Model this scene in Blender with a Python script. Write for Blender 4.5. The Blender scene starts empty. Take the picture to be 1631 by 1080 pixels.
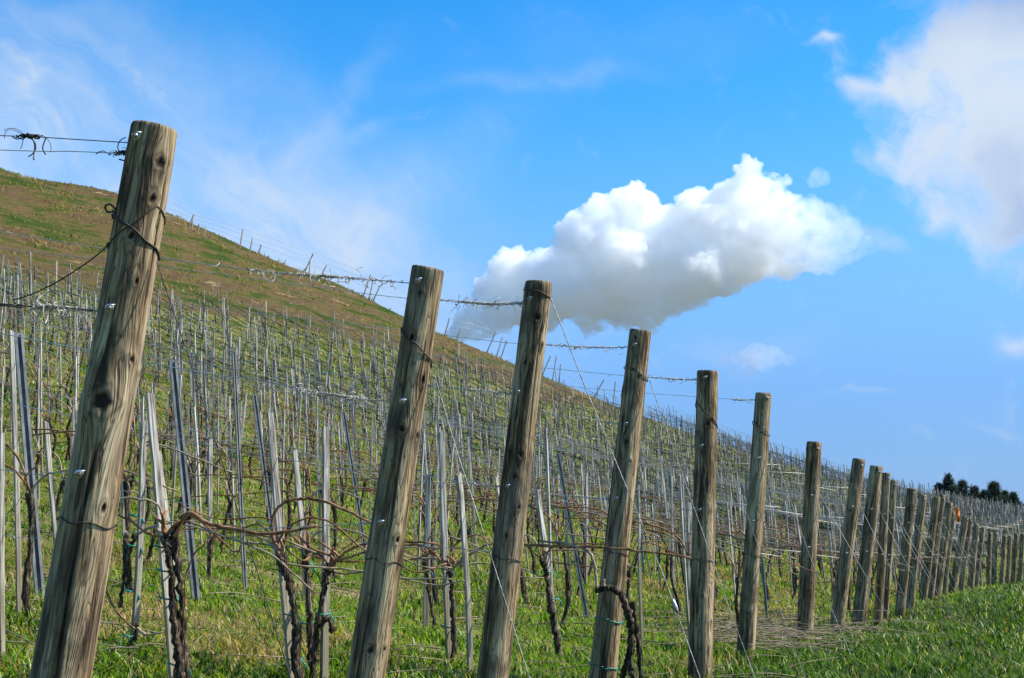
import bpy, math, random
import numpy as np
from mathutils import Vector, Matrix
random.seed(7); rng = np.random.default_rng(11)
scene = bpy.context.scene
COL = scene.collection

# ------------------------------------------------------------------ camera geometry (photo 1631 x 1080)
F = 2200.; CX, CY = 815.5, 540.; PITCH = math.atan((895 - 540) / F); CH = .78
cp, sp = math.cos(PITCH), math.sin(PITCH)
PHI = math.radians(22.2018)
V2 = np.array([math.sin(PHI), math.cos(PHI)]); U2 = np.array([-math.cos(PHI), math.sin(PHI)])
D = 2.45

def ray(px, py):
    a = (px - CX) / F; b = (CY - py) / F
    return np.array([a, cp - b * sp, sp + b * cp])

def proj(P):
    P = np.asarray(P, float); x, y, z = P[..., 0], P[..., 1], P[..., 2] - CH
    d = y * cp + z * sp; d = np.where(np.abs(d) < 1e-6, 1e-6, d)
    return CX + F * x / d, CY - F * (-y * sp + z * cp) / d, d

def soft(x, w): return w * np.log1p(np.exp(np.clip(x / w, -50, 50)))
def sm(a, b, x):
    t = np.clip((x - a) / (b - a), 0, 1); return t * t * (3 - 2 * t)

def terr(u, v):
    """ground height over row coordinates: u up the rows away from the end posts, v along the end posts"""
    u = np.asarray(u, float); v = np.asarray(v, float)
    B, U0, K, KS, R, V0, V1, C1, S, VS, K2, KS2 = .0071, 47.7152, .231, 60.0989, .0496, 50.1914, 167.822, 1.0463, .1647, 56.532, .2555, 73.7459
    up = np.minimum(np.maximum(u, 0), 90)
    z = .15 * (np.sqrt(up * up + .04) - .2) + B * up ** 2
    uc = U0 - K * soft(v - KS, 6.) - K2 * soft(v - KS2, 6.)
    k = np.minimum(soft(u - uc, 2.5), 60)
    z = z - C1 * k - B * k * k * 1.6
    vv = np.minimum(v, 420)
    z = z + R * soft(vv - V0, 8.) - R * 1.6 * soft(vv - V1, 5.) - .004 * np.maximum(vv - V1, 0) ** 1.5
    z = z - S * soft(VS - np.maximum(v, -5), 4.) * sm(18, 44, u)
    z = z + .018 * np.sin(u * 1.3 + v * .7) + .014 * np.sin(v * 1.9 - u * .6) + .06 * np.sin(u * .31 + 1.7 * np.sin(v * .13)) * sm(10, 25, u)
    z = z + .22 * (np.sin(v * .33 + 2 * np.sin(u * .21)) + .6 * np.sin(v * .81 + u * .37)) * sm(34, 42, u)
    return np.maximum(z, -7)

def W(u, v, h=0.):
    xy = (u + D) * U2 + v * V2
    return np.array([xy[0], xy[1], float(terr(u, v)) + h])
def UV(p): return float(p[0] * U2[0] + p[1] * U2[1]) - D, float(p[0] * V2[0] + p[1] * V2[1])
EYE = np.array([0, 0, CH])

def on_row(px, py, v):
    """the point of the row's own vertical plane that lies on a line of sight"""
    r = ray(px, py); t = v / (r[0] * V2[0] + r[1] * V2[1]); return EYE + r * t

def hit(px, py, t0=4., t1=200.):
    r = ray(px, py); t = np.linspace(t0, t1, 6000); P = EYE + r * t[:, None]
    u = P[:, :2] @ U2 - D; v = P[:, :2] @ V2
    g = P[:, 2] - terr(u, v)
    i = np.nonzero(g <= 0)[0]
    j = i[0] if len(i) else int(np.argmin(g))
    return np.array([P[j, 0], P[j, 1], float(terr(u[j], v[j]))])

def noise2(x, y, seed=0, octv=3):
    out = 0.; amp = 1.; tot = 0.
    for o in range(octv):
        xi = np.floor(x).astype(np.int64); yi = np.floor(y).astype(np.int64)
        fx = x - xi; fy = y - yi; fx = fx * fx * (3 - 2 * fx); fy = fy * fy * (3 - 2 * fy)
        def h(a, b):
            n = (a * 374761393 + b * 668265263 + (seed + o * 17) * 982451653) & 0x7fffffff
            n = ((n ^ (n >> 13)) * 1274126177) & 0x7fffffff
            return ((n ^ (n >> 16)) & 0xffff) / 65535.
        a = h(xi, yi) * (1 - fx) + h(xi + 1, yi) * fx; b = h(xi, yi + 1) * (1 - fx) + h(xi + 1, yi + 1) * fx
        out = out + amp * (a * (1 - fy) + b * fy); tot += amp; amp *= .5; x = x * 2.03 + 5.1; y = y * 2.03 + 9.7
    return out / tot

# ------------------------------------------------------------------ object helpers
def mesh(name, v, f, mat=None, smooth=True):
    me = bpy.data.meshes.new(name)
    me.from_pydata([tuple(map(float, p)) for p in v], [], [tuple(map(int, q)) for q in f])
    if mat: me.materials.append(mat)
    if smooth: me.polygons.foreach_set('use_smooth', [True] * len(me.polygons))
    me.update(); return me

def fast_mesh(name, v, faces, mat, nper):
    """numpy mesh whose faces all have nper corners"""
    me = bpy.data.meshes.new(name); n = len(v); m = len(faces)
    me.vertices.add(n); me.vertices.foreach_set('co', np.asarray(v, np.float32).ravel())
    me.loops.add(m * nper); me.loops.foreach_set('vertex_index', np.asarray(faces, np.int32).ravel())
    me.polygons.add(m); me.polygons.foreach_set('loop_start', np.arange(0, m * nper, nper, dtype=np.int32))
    me.materials.append(mat); me.update(calc_edges=True); return me

def link(name, data, parent=None, loc=None, mat4=None):
    o = bpy.data.objects.new(name, data); COL.objects.link(o)
    if parent is not None: o.parent = parent
    if loc is not None: o.location = tuple(map(float, loc))
    if mat4 is not None: o.matrix_world = mat4
    return o

def tag(o, label=None, cat=None, group=None, kind=None):
    if label: o['label'] = label
    if cat: o['category'] = cat
    if group: o['group'] = group
    if kind: o['kind'] = kind
    return o

def tube(pts, rad, sides=6, jit=0., r=None, cap=True):
    pts = np.asarray(pts, float); n = len(pts); rad = np.broadcast_to(rad, (n,)).astype(float)
    T = np.gradient(pts, axis=0); T /= np.linalg.norm(T, axis=1)[:, None] + 1e-9
    ref = np.array([0, 0, 1.]) if abs(T[0, 2]) < .8 else np.array([1., 0, 0])
    vs = []
    nrm = np.cross(T[0], ref); nrm /= np.linalg.norm(nrm)
    a = np.arange(sides) * 2 * math.pi / sides
    for i in range(n):
        nrm = nrm - T[i] * (nrm @ T[i]); nrm /= np.linalg.norm(nrm) + 1e-9
        b = np.cross(T[i], nrm)
        if jit and i == 0: ridge = (r or rng).normal(size=sides)
        if jit: ridge = ridge * .8 + .6 * (r or rng).normal(size=sides) * .75
        rr = rad[i] * (1 + (jit * ridge if jit else 0))
        vs.append(pts[i] + (np.cos(a) * rr)[:, None] * nrm + (np.sin(a) * rr)[:, None] * b)
    vs = np.concatenate(vs)
    fs = [(i * sides + j, i * sides + (j + 1) % sides, (i + 1) * sides + (j + 1) % sides, (i + 1) * sides + j) for i in range(n - 1) for j in range(sides)]
    if cap:
        fs.append(tuple(range(sides))[::-1]); fs.append(tuple((n - 1) * sides + j for j in range(sides)))
    return vs, fs

def join(parts):
    V, Fc, o = [], [], 0
    for v, f in parts:
        V.append(np.asarray(v, float)); Fc += [tuple(i + o for i in q) for q in f]; o += len(v)
    return np.concatenate(V), Fc

def smooth_path(P, n=6):
    """Catmull-Rom through P"""
    P = [np.asarray(p, float) for p in P]
    if len(P) < 3: return np.array([P[0] + (P[-1] - P[0]) * t for t in np.linspace(0, 1, n + 1)])
    Q = [2 * P[0] - P[1]] + P + [2 * P[-1] - P[-2]]; out = []
    for i in range(1, len(Q) - 2):
        for k in range(n):
            t = k / n
            out.append(.5 * (2 * Q[i] + (Q[i + 1] - Q[i - 1]) * t + (2 * Q[i - 1] - 5 * Q[i] + 4 * Q[i + 1] - Q[i + 2]) * t * t + (3 * Q[i] - Q[i - 1] - 3 * Q[i + 1] + Q[i + 2]) * t ** 3))
    out.append(P[-1]); return np.array(out)

# ------------------------------------------------------------------ node helpers
class NT:
    def __init__(s, tree): s.t = tree; s.n = tree.nodes; s.l = tree.links
    def a(s, kind, ins=None, **kw):
        nd = s.n.new(kind)
        for k, v in kw.items(): setattr(nd, k, v)
        for k, v in (ins or {}).items():
            if hasattr(v, 'is_output') or isinstance(v, bpy.types.NodeSocket): s.l.new(v, nd.inputs[k])
            else: nd.inputs[k].default_value = v
        return nd
    def m(s, op, a, b=0., c=None):
        ins = {0: a, 1: b}
        if c is not None: ins[2] = c
        return s.a('ShaderNodeMath', ins, operation=op).outputs[0]
    def vm(s, op, a, b): return s.a('ShaderNodeVectorMath', {0: a, 1: b}, operation=op).outputs[0]
    def mix(s, f, a, b, bt='MIX'):
        nd = s.n.new('ShaderNodeMix'); nd.data_type = 'RGBA'; nd.blend_type = bt
        for i, v in ((0, f), (6, a), (7, b)):
            if isinstance(v, bpy.types.NodeSocket): s.l.new(v, nd.inputs[i])
            else: nd.inputs[i].default_value = v if not isinstance(v, tuple) or len(v) == 4 else (*v, 1)
        return nd.outputs[2]
    def noise(s, vec, scale, det=3., rough=.55, dist=0.):
        return s.a('ShaderNodeTexNoise', {'Vector': vec, 'Scale': scale, 'Detail': det, 'Roughness': rough, 'Distortion': dist}).outputs[0]
    def ramp(s, f, stops):
        nd = s.n.new('ShaderNodeValToRGB'); s.l.new(f, nd.inputs[0]); e = nd.color_ramp.elements
        while len(e) < len(stops): e.new(.5)
        for k, (p, c) in zip(e, stops): k.position = p; k.color = (*c, 1) if len(c) == 3 else c
        return nd.outputs[0]
    def step(s, f, a, b): return s.a('ShaderNodeMapRange', {0: f, 1: a, 2: b}, interpolation_type='SMOOTHSTEP').outputs[0]

def material(name, rough=.8, metal=0., spec=.3):
    m = bpy.data.materials.new(name); m.use_nodes = True; t = NT(m.node_tree)
    b = t.n['Principled BSDF']; b.inputs['Roughness'].default_value = rough; b.inputs['Metallic'].default_value = metal
    b.inputs['Specular IOR Level'].default_value = spec
    return m, t, b

def bump(t, b, h, strength, dist):
    nd = t.a('ShaderNodeBump', {'Strength': strength, 'Distance': dist, 'Height': h}); t.l.new(nd.outputs[0], b.inputs['Normal'])

def mat_post():
    m, t, b = material('weathered_post_wood', .86, spec=.2)
    gr = t.a('ShaderNodeAttribute', attribute_name='gr').outputs['Vector']
    kn = t.a('ShaderNodeAttribute', attribute_name='kn').outputs['Fac']
    st = t.a('ShaderNodeAttribute', attribute_name='st').outputs['Fac']
    rnd = t.a('ShaderNodeObjectInfo').outputs['Random']
    off = t.a('ShaderNodeCombineXYZ', {0: t.m('MULTIPLY', rnd, 7.), 1: t.m('MULTIPLY', rnd, 31.), 2: t.m('MULTIPLY', rnd, 13.)}).outputs[0]
    g = t.vm('ADD', gr, off)
    fine = t.noise(g, 190., 3., .6); mid = t.noise(g, 62., 3., .55, .3); broad = t.noise(g, 17., 3., .6, .6)
    oc = t.vm('ADD', t.a('ShaderNodeTexCoord').outputs['Object'], off)
    blot = t.noise(t.vm('MULTIPLY', oc, (5., 5., 2.2)), 1.6, 4., .6, .5)
    lowf = t.noise(t.vm('MULTIPLY', g, (1., 1., 2.4)), 15., 2., .5, .2)
    cath = t.m('ABSOLUTE', t.m('SINE', t.m('ADD', t.m('MULTIPLY', lowf, 46.), t.m('MULTIPLY', mid, 5.))))
    f = t.m('ADD', t.m('MULTIPLY', fine, .34), t.m('ADD', t.m('MULTIPLY', mid, .42), t.m('MULTIPLY', broad, .5)))
    c = t.ramp(f, [(.50, (.040, .023, .010)), (.575, (.165, .104, .047)), (.66, (.37, .262, .14)), (.78, (.56, .44, .265))])
    c = t.mix(t.m('MULTIPLY', t.step(cath, .40, .02), .72), c, (.060, .037, .02))
    c = t.mix(t.m('MULTIPLY', t.step(blot, .50, .68), .85), c, t.mix(fine, (.04, .026, .015), (.15, .10, .058)))
    grey = t.noise(t.vm('MULTIPLY', oc, (4., 4., .9)), 2.3, 2.)
    c = t.mix(t.m('MULTIPLY', t.step(grey, .5, .74), .34), c, (.28, .24, .18))
    line = t.step(mid, .41, .36)
    c = t.mix(t.m('MULTIPLY', line, .75), c, (.040, .027, .018))
    c = t.mix(st, c, t.mix(fine, (.016, .011, .007), (.06, .038, .021)))
    c = t.mix(kn, c, t.mix(fine, (.022, .014, .009), (.085, .05, .028)))
    c = t.mix(t.m('MULTIPLY', t.step(t.m('ADD', kn, t.m('MULTIPLY', t.m('SUBTRACT', fine, .5), .5)), .66, 1.02), .85), c, (.008, .005, .0035))
    t.l.new(c, b.inputs['Base Color'])
    h = t.m('SUBTRACT', t.m('ADD', t.m('MULTIPLY', fine, .5), t.m('ADD', mid, t.m('MULTIPLY', cath, .25))), t.m('MULTIPLY', line, .8))
    bump(t, b, h, .9, .009); return m

def mat_stake():
    m, t, b = material('grey_stake_wood', .8, spec=.25)
    rnd = t.a('ShaderNodeObjectInfo').outputs['Random']
    oc = t.a('ShaderNodeTexCoord').outputs['Object']
    off = t.a('ShaderNodeCombineXYZ', {0: t.m('MULTIPLY', rnd, 17.), 1: t.m('MULTIPLY', rnd, 5.), 2: t.m('MULTIPLY', rnd, 43.)}).outputs[0]
    o2 = t.vm('ADD', oc, off)
    g = t.vm('MULTIPLY', o2, (1., 1., .03))
    f = t.noise(g, 170., 3.); p = t.noise(t.vm('MULTIPLY', o2, (3., 3., 1.)), 2.4, 3.)
    c = t.ramp(f, [(.36, (.08, .064, .046)), (.5, (.36, .32, .265)), (.66, (.66, .61, .53))])
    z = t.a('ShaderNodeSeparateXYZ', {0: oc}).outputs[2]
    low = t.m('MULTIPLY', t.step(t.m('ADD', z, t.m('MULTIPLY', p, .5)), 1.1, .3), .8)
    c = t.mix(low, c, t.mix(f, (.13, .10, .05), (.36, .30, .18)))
    c = t.mix(t.m('MULTIPLY', t.step(p, .55, .72), .5), c, (.16, .135, .11))
    t.l.new(c, b.inputs['Base Color']); bump(t, b, f, .4, .002); return m

def mat_metal(name, a, bcol, rough, scale=22., metal_=.75):
    m, t, b = material(name, rough, metal_, .5)
    oc = t.a('ShaderNodeTexCoord').outputs['Object']
    f = t.noise(t.vm('MULTIPLY', oc, (1., 1., .35)), scale, 4.)
    t.l.new(t.ramp(f, [(.35, a), (.65, bcol)]), b.inputs['Base Color'])
    t.l.new(t.m('ADD', t.m('MULTIPLY', f, .35), rough - .15), b.inputs['Roughness']); return m

def mat_bark():
    m, t, b = material('vine_bark', .92, spec=.15)
    oc = t.a('ShaderNodeTexCoord').outputs['Object']; rnd = t.a('ShaderNodeObjectInfo').outputs['Random']
    o2 = t.vm('ADD', oc, t.a('ShaderNodeCombineXYZ', {0: t.m('MULTIPLY', rnd, 9.), 1: rnd, 2: rnd}).outputs[0])
    f = t.noise(t.vm('MULTIPLY', o2, (1., 1., .16)), 110., 4., .65)
    t.l.new(t.ramp(f, [(.38, (.012, .008, .005)), (.52, (.05, .034, .021)), (.68, (.26, .20, .135))]), b.inputs['Base Color'])
    bump(t, b, f, .9, .008); return m

def mat_simple(name, a, bcol, rough=.7, scale=30., spec=.3):
    m, t, b = material(name, rough, spec=spec)
    oc = t.a('ShaderNodeTexCoord').outputs['Object']; rnd = t.a('ShaderNodeObjectInfo').outputs['Random']
    f = t.noise(t.vm('ADD', oc, t.a('ShaderNodeCombineXYZ', {0: t.m('MULTIPLY', rnd, 9.), 1: rnd, 2: rnd}).outputs[0]), scale, 3.)
    t.l.new(t.ramp(f, [(.35, a), (.65, bcol)]), b.inputs['Base Color']); return m

def mat_blade(name, trans=.38, rough=.55):
    m = bpy.data.materials.new(name); m.use_nodes = True; t = NT(m.node_tree); b = t.n['Principled BSDF']
    c = t.a('ShaderNodeAttribute', attribute_name='bc').outputs['Color']
    t.l.new(c, b.inputs['Base Color']); b.inputs['Roughness'].default_value = rough; b.inputs['Specular IOR Level'].default_value = .22
    tr = t.a('ShaderNodeBsdfTranslucent', {'Color': t.mix(1., c, (1.5, 1.5, .5, 1), 'MULTIPLY')})
    mx = t.a('ShaderNodeMixShader', {0: trans, 1: b.outputs[0], 2: tr.outputs[0]})
    t.l.new(mx.outputs[0], t.n['Material Output'].inputs['Surface']); return m

M_POST = mat_post(); M_STAKE = mat_stake(); M_BARK = mat_bark()
M_STEEL = mat_metal('galvanised_post', (.12, .12, .12), (.33, .325, .31), .6, 22., .15)
M_ZINC = mat_metal('zinc_fitting', (.20, .195, .19), (.58, .57, .55), .42, 160.)
M_WIRE = mat_metal('trellis_wire', (.30, .28, .26), (.58, .56, .52), .45)
M_GUY = mat_metal('guy_strand', (.16, .15, .14), (.42, .41, .38), .55)
M_RUST = mat_simple('dark_tie_wire', (.022, .016, .012), (.075, .055, .042), .6, 80.)
M_CANE = mat_simple('vine_cane', (.11, .042, .018), (.36, .175, .075), .55, 26.)
M_LITTER = mat_simple('dead_prunings', (.15, .105, .06), (.40, .32, .20), .8, 9.)
M_PALECANE = mat_simple('pale_cane', (.20, .13, .075), (.44, .34, .22), .6, 22.)
M_STRAW = mat_simple('dry_twig', (.30, .22, .13), (.60, .51, .37), .75, 12.)
M_TENDRIL = mat_simple('dry_tendril', (.30, .25, .19), (.66, .61, .53), .8, 40.)
M_TIE = mat_simple('green_tie', (.004, .13, .10), (.012, .27, .20), .4, 20., .5)
M_FARWOOD = mat_simple('far_stake_wood', (.10, .085, .064), (.52, .48, .405), .85, 1.3)
M_FARVINE = mat_simple('far_vine_bark', (.028, .02, .014), (.12, .09, .062), .95, 5.)
M_BLADE = mat_blade('grass_blade')
M_ORANGE = mat_simple('orange_ribbon', (.60, .12, .01), (.85, .30, .03), .5, 20.)

# ------------------------------------------------------------------ ground
def mat_ground():
    m, t, b = material('vineyard_ground', .95, spec=.1)
    uv = t.a('ShaderNodeAttribute', attribute_name='uvw').outputs['Vector']; zone = t.a('ShaderNodeAttribute', attribute_name='zone').outputs['Fac']
    n1 = t.noise(t.vm('MULTIPLY', uv, (1., 1., 1.)), 1.5, 5., .65); n2 = t.noise(uv, 9., 4., .7); n3 = t.noise(uv, 45., 3., .7)
    lane = t.ramp(t.m('ADD', t.m('MULTIPLY', n1, .5), t.m('MULTIPLY', n3, .5)), [(.36, (.012, .022, .004)), (.52, (.03, .06, .006)), (.66, (.11, .10, .03))])
    vin = t.ramp(t.m('ADD', t.m('MULTIPLY', n1, .45), t.m('ADD', t.m('MULTIPLY', n2, .3), t.m('MULTIPLY', n3, .25))), [(.39, (.02, .042, .005)), (.48, (.085, .125, .008)), (.55, (.25, .20, .075)), (.65, (.44, .35, .16))])
    s1 = t.noise(t.vm('MULTIPLY', uv, (.42, .11, 1.)), 1., 5., .62, .4); s2 = t.noise(t.vm('MULTIPLY', uv, (1.6, .5, 1.)), 1., 5., .65)
    hl = t.ramp(t.m('ADD', t.m('MULTIPLY', s1, .55), t.m('MULTIPLY', s2, .45)), [(.38, (.028, .055, .006)), (.45, (.06, .072, .011)), (.51, (.13, .088, .034)), (.58, (.085, .055, .026)), (.65, (.33, .25, .10))])
    c = t.mix(t.step(zone, .1, .9), lane, vin); c = t.mix(t.step(zone, 1.2, 1.8), c, hl)
    t.l.new(c, b.inputs['Base Color']); bump(t, b, t.m('ADD', n2, n3), .8, .06); return m

def boundary(v):     # upper edge of the planted slope
    return np.interp(v, BV, BU)
# stake tops along the upper edge of the planting in the photograph, taken down to the ground
BV, BU = [], []
for px, py in ((-150, 355), (0, 385), (130, 405), (250, 432), (500, 482), (680, 530), (800, 570), (900, 606), (960, 636)):
    r = ray(px, py); t = np.linspace(8, 170, 4000); P = EYE + r * t[:, None]
    u = P[:, :2] @ U2 - D; v = P[:, :2] @ V2
    g = P[:, 2] - terr(u, v) - 1.65; i = np.nonzero(g <= 0)[0]; j = i[0] if len(i) else int(np.argmin(g))
    BV.append(float(v[j])); BU.append(float(u[j]))
o_ = np.argsort(BV); BV = list(np.array(BV)[o_]); BU = list(np.array(BU)[o_])
print('boundary', [(round(a), round(b, 1)) for a, b in zip(BV, BU)])

def graded(a):
    out = [a[0][0]]
    for lo, hi, s in a: out += list(np.linspace(lo, hi, max(2, int(round((hi - lo) / s)) + 1))[1:])
    return np.array(out)
gu = graded([(-1500, -200, 130), (-200, -20, 12), (-20, -3, 1.), (-3, 6, .25), (6, 60, .6), (60, 120, 6), (120, 1500, 110)])
gv = graded([(-200, -10, 20), (-10, 4, 1.5), (4, 28, .4), (28, 180, 1.0), (180, 300, 8), (300, 2600, 150)])
GU, GV = np.meshgrid(gu, gv, indexing='ij'); GZ = terr(GU, GV)
XY = (GU + D)[..., None] * U2 + GV[..., None] * V2
gverts = np.concatenate([XY, GZ[..., None]], -1).reshape(-1, 3)
nu, nv = len(gu), len(gv)
ii, jj = np.meshgrid(np.arange(nu - 1), np.arange(nv - 1), indexing='ij'); q = (ii * nv + jj).ravel()
gf = np.stack([q, q + nv, q + nv + 1, q + 1], 1)[:, ::-1]
gm = fast_mesh('ground', gverts, gf, mat_ground(), 4)
gm.polygons.foreach_set('use_smooth', [True] * len(gm.polygons))
at = gm.attributes.new('uvw', 'FLOAT_VECTOR', 'POINT'); at.data.foreach_set('vector', np.stack([GU, GV, GZ], -1).astype(np.float32).ravel())
zone = sm(-.6, .9, GU) + sm(-.8, .8, GU - np.interp(GV, BV, BU) - 1.0 - 1.2 * (noise2(GU * .3, GV * .25, 3) - .5))
at = gm.attributes.new('zone', 'FLOAT', 'POINT'); at.data.foreach_set('value', zone.astype(np.float32).ravel())
tag(link('ground', gm), 'grassy vineyard ground rising from a flat lane to a brown topped hill', 'ground', kind='structure')

# ------------------------------------------------------------------ grass (uncountable)
def blades(name, n, rmin, rmax, az, seg, label, filt):
    r = np.exp(rng.uniform(math.log(rmin), math.log(rmax), n)); a = rng.uniform(math.radians(az[0]), math.radians(az[1]), n)
    x = r * np.sin(a); y = r * np.cos(a); u = x * U2[0] + y * U2[1] - D; v = x * V2[0] + y * V2[1]
    k = filt(u, v, r); x, y, u, v, r = (q[k] for q in (x, y, u, v, r)); n = len(x); z = terr(u, v)
    Bd = np.interp(v, BV, BU); hill = sm(-.5, 1.5, u - Bd); vine = sm(-.4, 1.2, u) * (1 - hill)
    cl = noise2(u * 2.2, v * 2.2, 5); big = noise2(u * .35, v * .35, 8); st = noise2(u * .42, v * .11, 21, 4); st2 = noise2(u * 1.7, v * .55, 31, 3)
    keep = rng.uniform(size=n) < np.clip(.35 + 1.5 * (cl - .28), .12, 1)
    x, y, u, v, r, z, hill, vine, cl, big, st, st2 = (q[keep] for q in (x, y, u, v, r, z, hill, vine, cl, big, st, st2)); n = len(x)
    hgt = (.03 + .055 * rng.uniform(size=n) ** 1.5 + .10 * np.clip(cl - .45, 0, 1)) * (1 + .012 * r) * (1 - .15 * vine) * (1 + hill * (1.2 * np.clip(st2 - .45, 0, .5) * 3 - .62))
    wid = (.005 + .006 * rng.uniform(size=n) ** 2) * np.maximum(1, r / 10.) ** .9 * (1 - .3 * hill)
    hd = rng.uniform(0, 2 * math.pi, n); ln = hgt * rng.uniform(.2, 1.7, n)
    side = np.stack([-np.sin(hd), np.cos(hd), np.zeros(n)], 1); fwd = np.stack([np.cos(hd), np.sin(hd), np.zeros(n)], 1)
    base = np.stack([x, y, z - .01], 1); up = np.array([0, 0, 1.])
    tip = base + fwd * ln[:, None] + up * hgt[:, None]
    if seg == 2:
        midp = base + fwd * (ln * .32)[:, None] + up * (hgt * .62)[:, None]
        w0 = side * (wid * .5)[:, None]; w1 = side * (wid * .5)[:, None]
        vs = np.stack([base - w0, base + w0, midp + w1, midp - w1, tip], 1); per = 5
        i0 = np.arange(n)[:, None] * 5
        tri = np.concatenate([i0 + [0, 1, 2], i0 + [0, 2, 3], i0 + [3, 2, 4]], 1).reshape(-1, 3)
    else:
        w0 = side * wid[:, None]; vs = np.stack([base - w0, base + w0, tip], 1); per = 3
        tri = (np.arange(n)[:, None] * 3 + [0, 1, 2])
    lush = np.array([.028, .112, .003]); yel = np.array([.115, .185, .005]); dark = np.array([.006, .020, .002]); straw = np.array([.46, .36, .17]); rust = np.array([.17, .108, .043]); pale = np.array([.50, .54, .28])
    w = rng.uniform(size=n)[:, None]
    c = lush * (1 - w) + yel * w; c = c * (1 + .7 * vine[:, None] * np.array([1.5, 1.15, .8])); c = c * (.65 + .7 * big)[:, None]
    c = np.where((rng.uniform(size=n) < .26)[:, None], dark, c)
    c = np.where((rng.uniform(size=n) < .055 * (1 - hill))[:, None], pale, c)
    ps = np.clip(.05 + vine * (.12 + 3.2 * np.clip(st2 - .5, 0, 1)) , 0, .7)
    c = np.where((rng.uniform(size=n) < ps)[:, None], straw * np.array([.95, .88, .8]) * rng.uniform(.35, 1.2, n)[:, None], c)
    f = .7 * st + .3 * st2
    pb = hill * np.clip((f - .435) / .05, .04, .96) * (1 - .85 * sm(43, 46, u) * (1 - sm(60, 75, v)))
    br = rust * (1 - w) + np.array([.125, .085, .036]) * w
    br = np.where((rng.uniform(size=n) < .3)[:, None], straw * .62, br)
    c = np.where((rng.uniform(size=n) < pb)[:, None], br, c)
    c = np.where(((hill > .5) & (rng.uniform(size=n) < .16 + .5 * np.clip((st2 - .5) / .1, 0, 1)))[:, None], straw * .7, c)
    c = c * rng.uniform(.75, 1.25, n)[:, None]
    me = fast_mesh(name, vs.reshape(-1, 3), tri, M_BLADE, 3)
    col = np.concatenate([np.repeat(c, per, 0), np.ones((n * per, 1))], 1).astype(np.float32)
    at = me.attributes.new('bc', 'FLOAT_COLOR', 'POINT'); at.data.foreach_set('color', col.ravel())
    return tag(link(name, me), label, 'grass', kind='stuff')
blades('grass', 270000, 6., 26., (-34, 34), 2, 'lush green grass with pale blades around the vines and end posts', lambda u, v, r: r > 0)
blades('slope_grass', 340000, 24., 130., (-30, 30), 1, 'patchy green and rust brown grass over the hillside', lambda u, v, r: terr(u, v) > -1)

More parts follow.
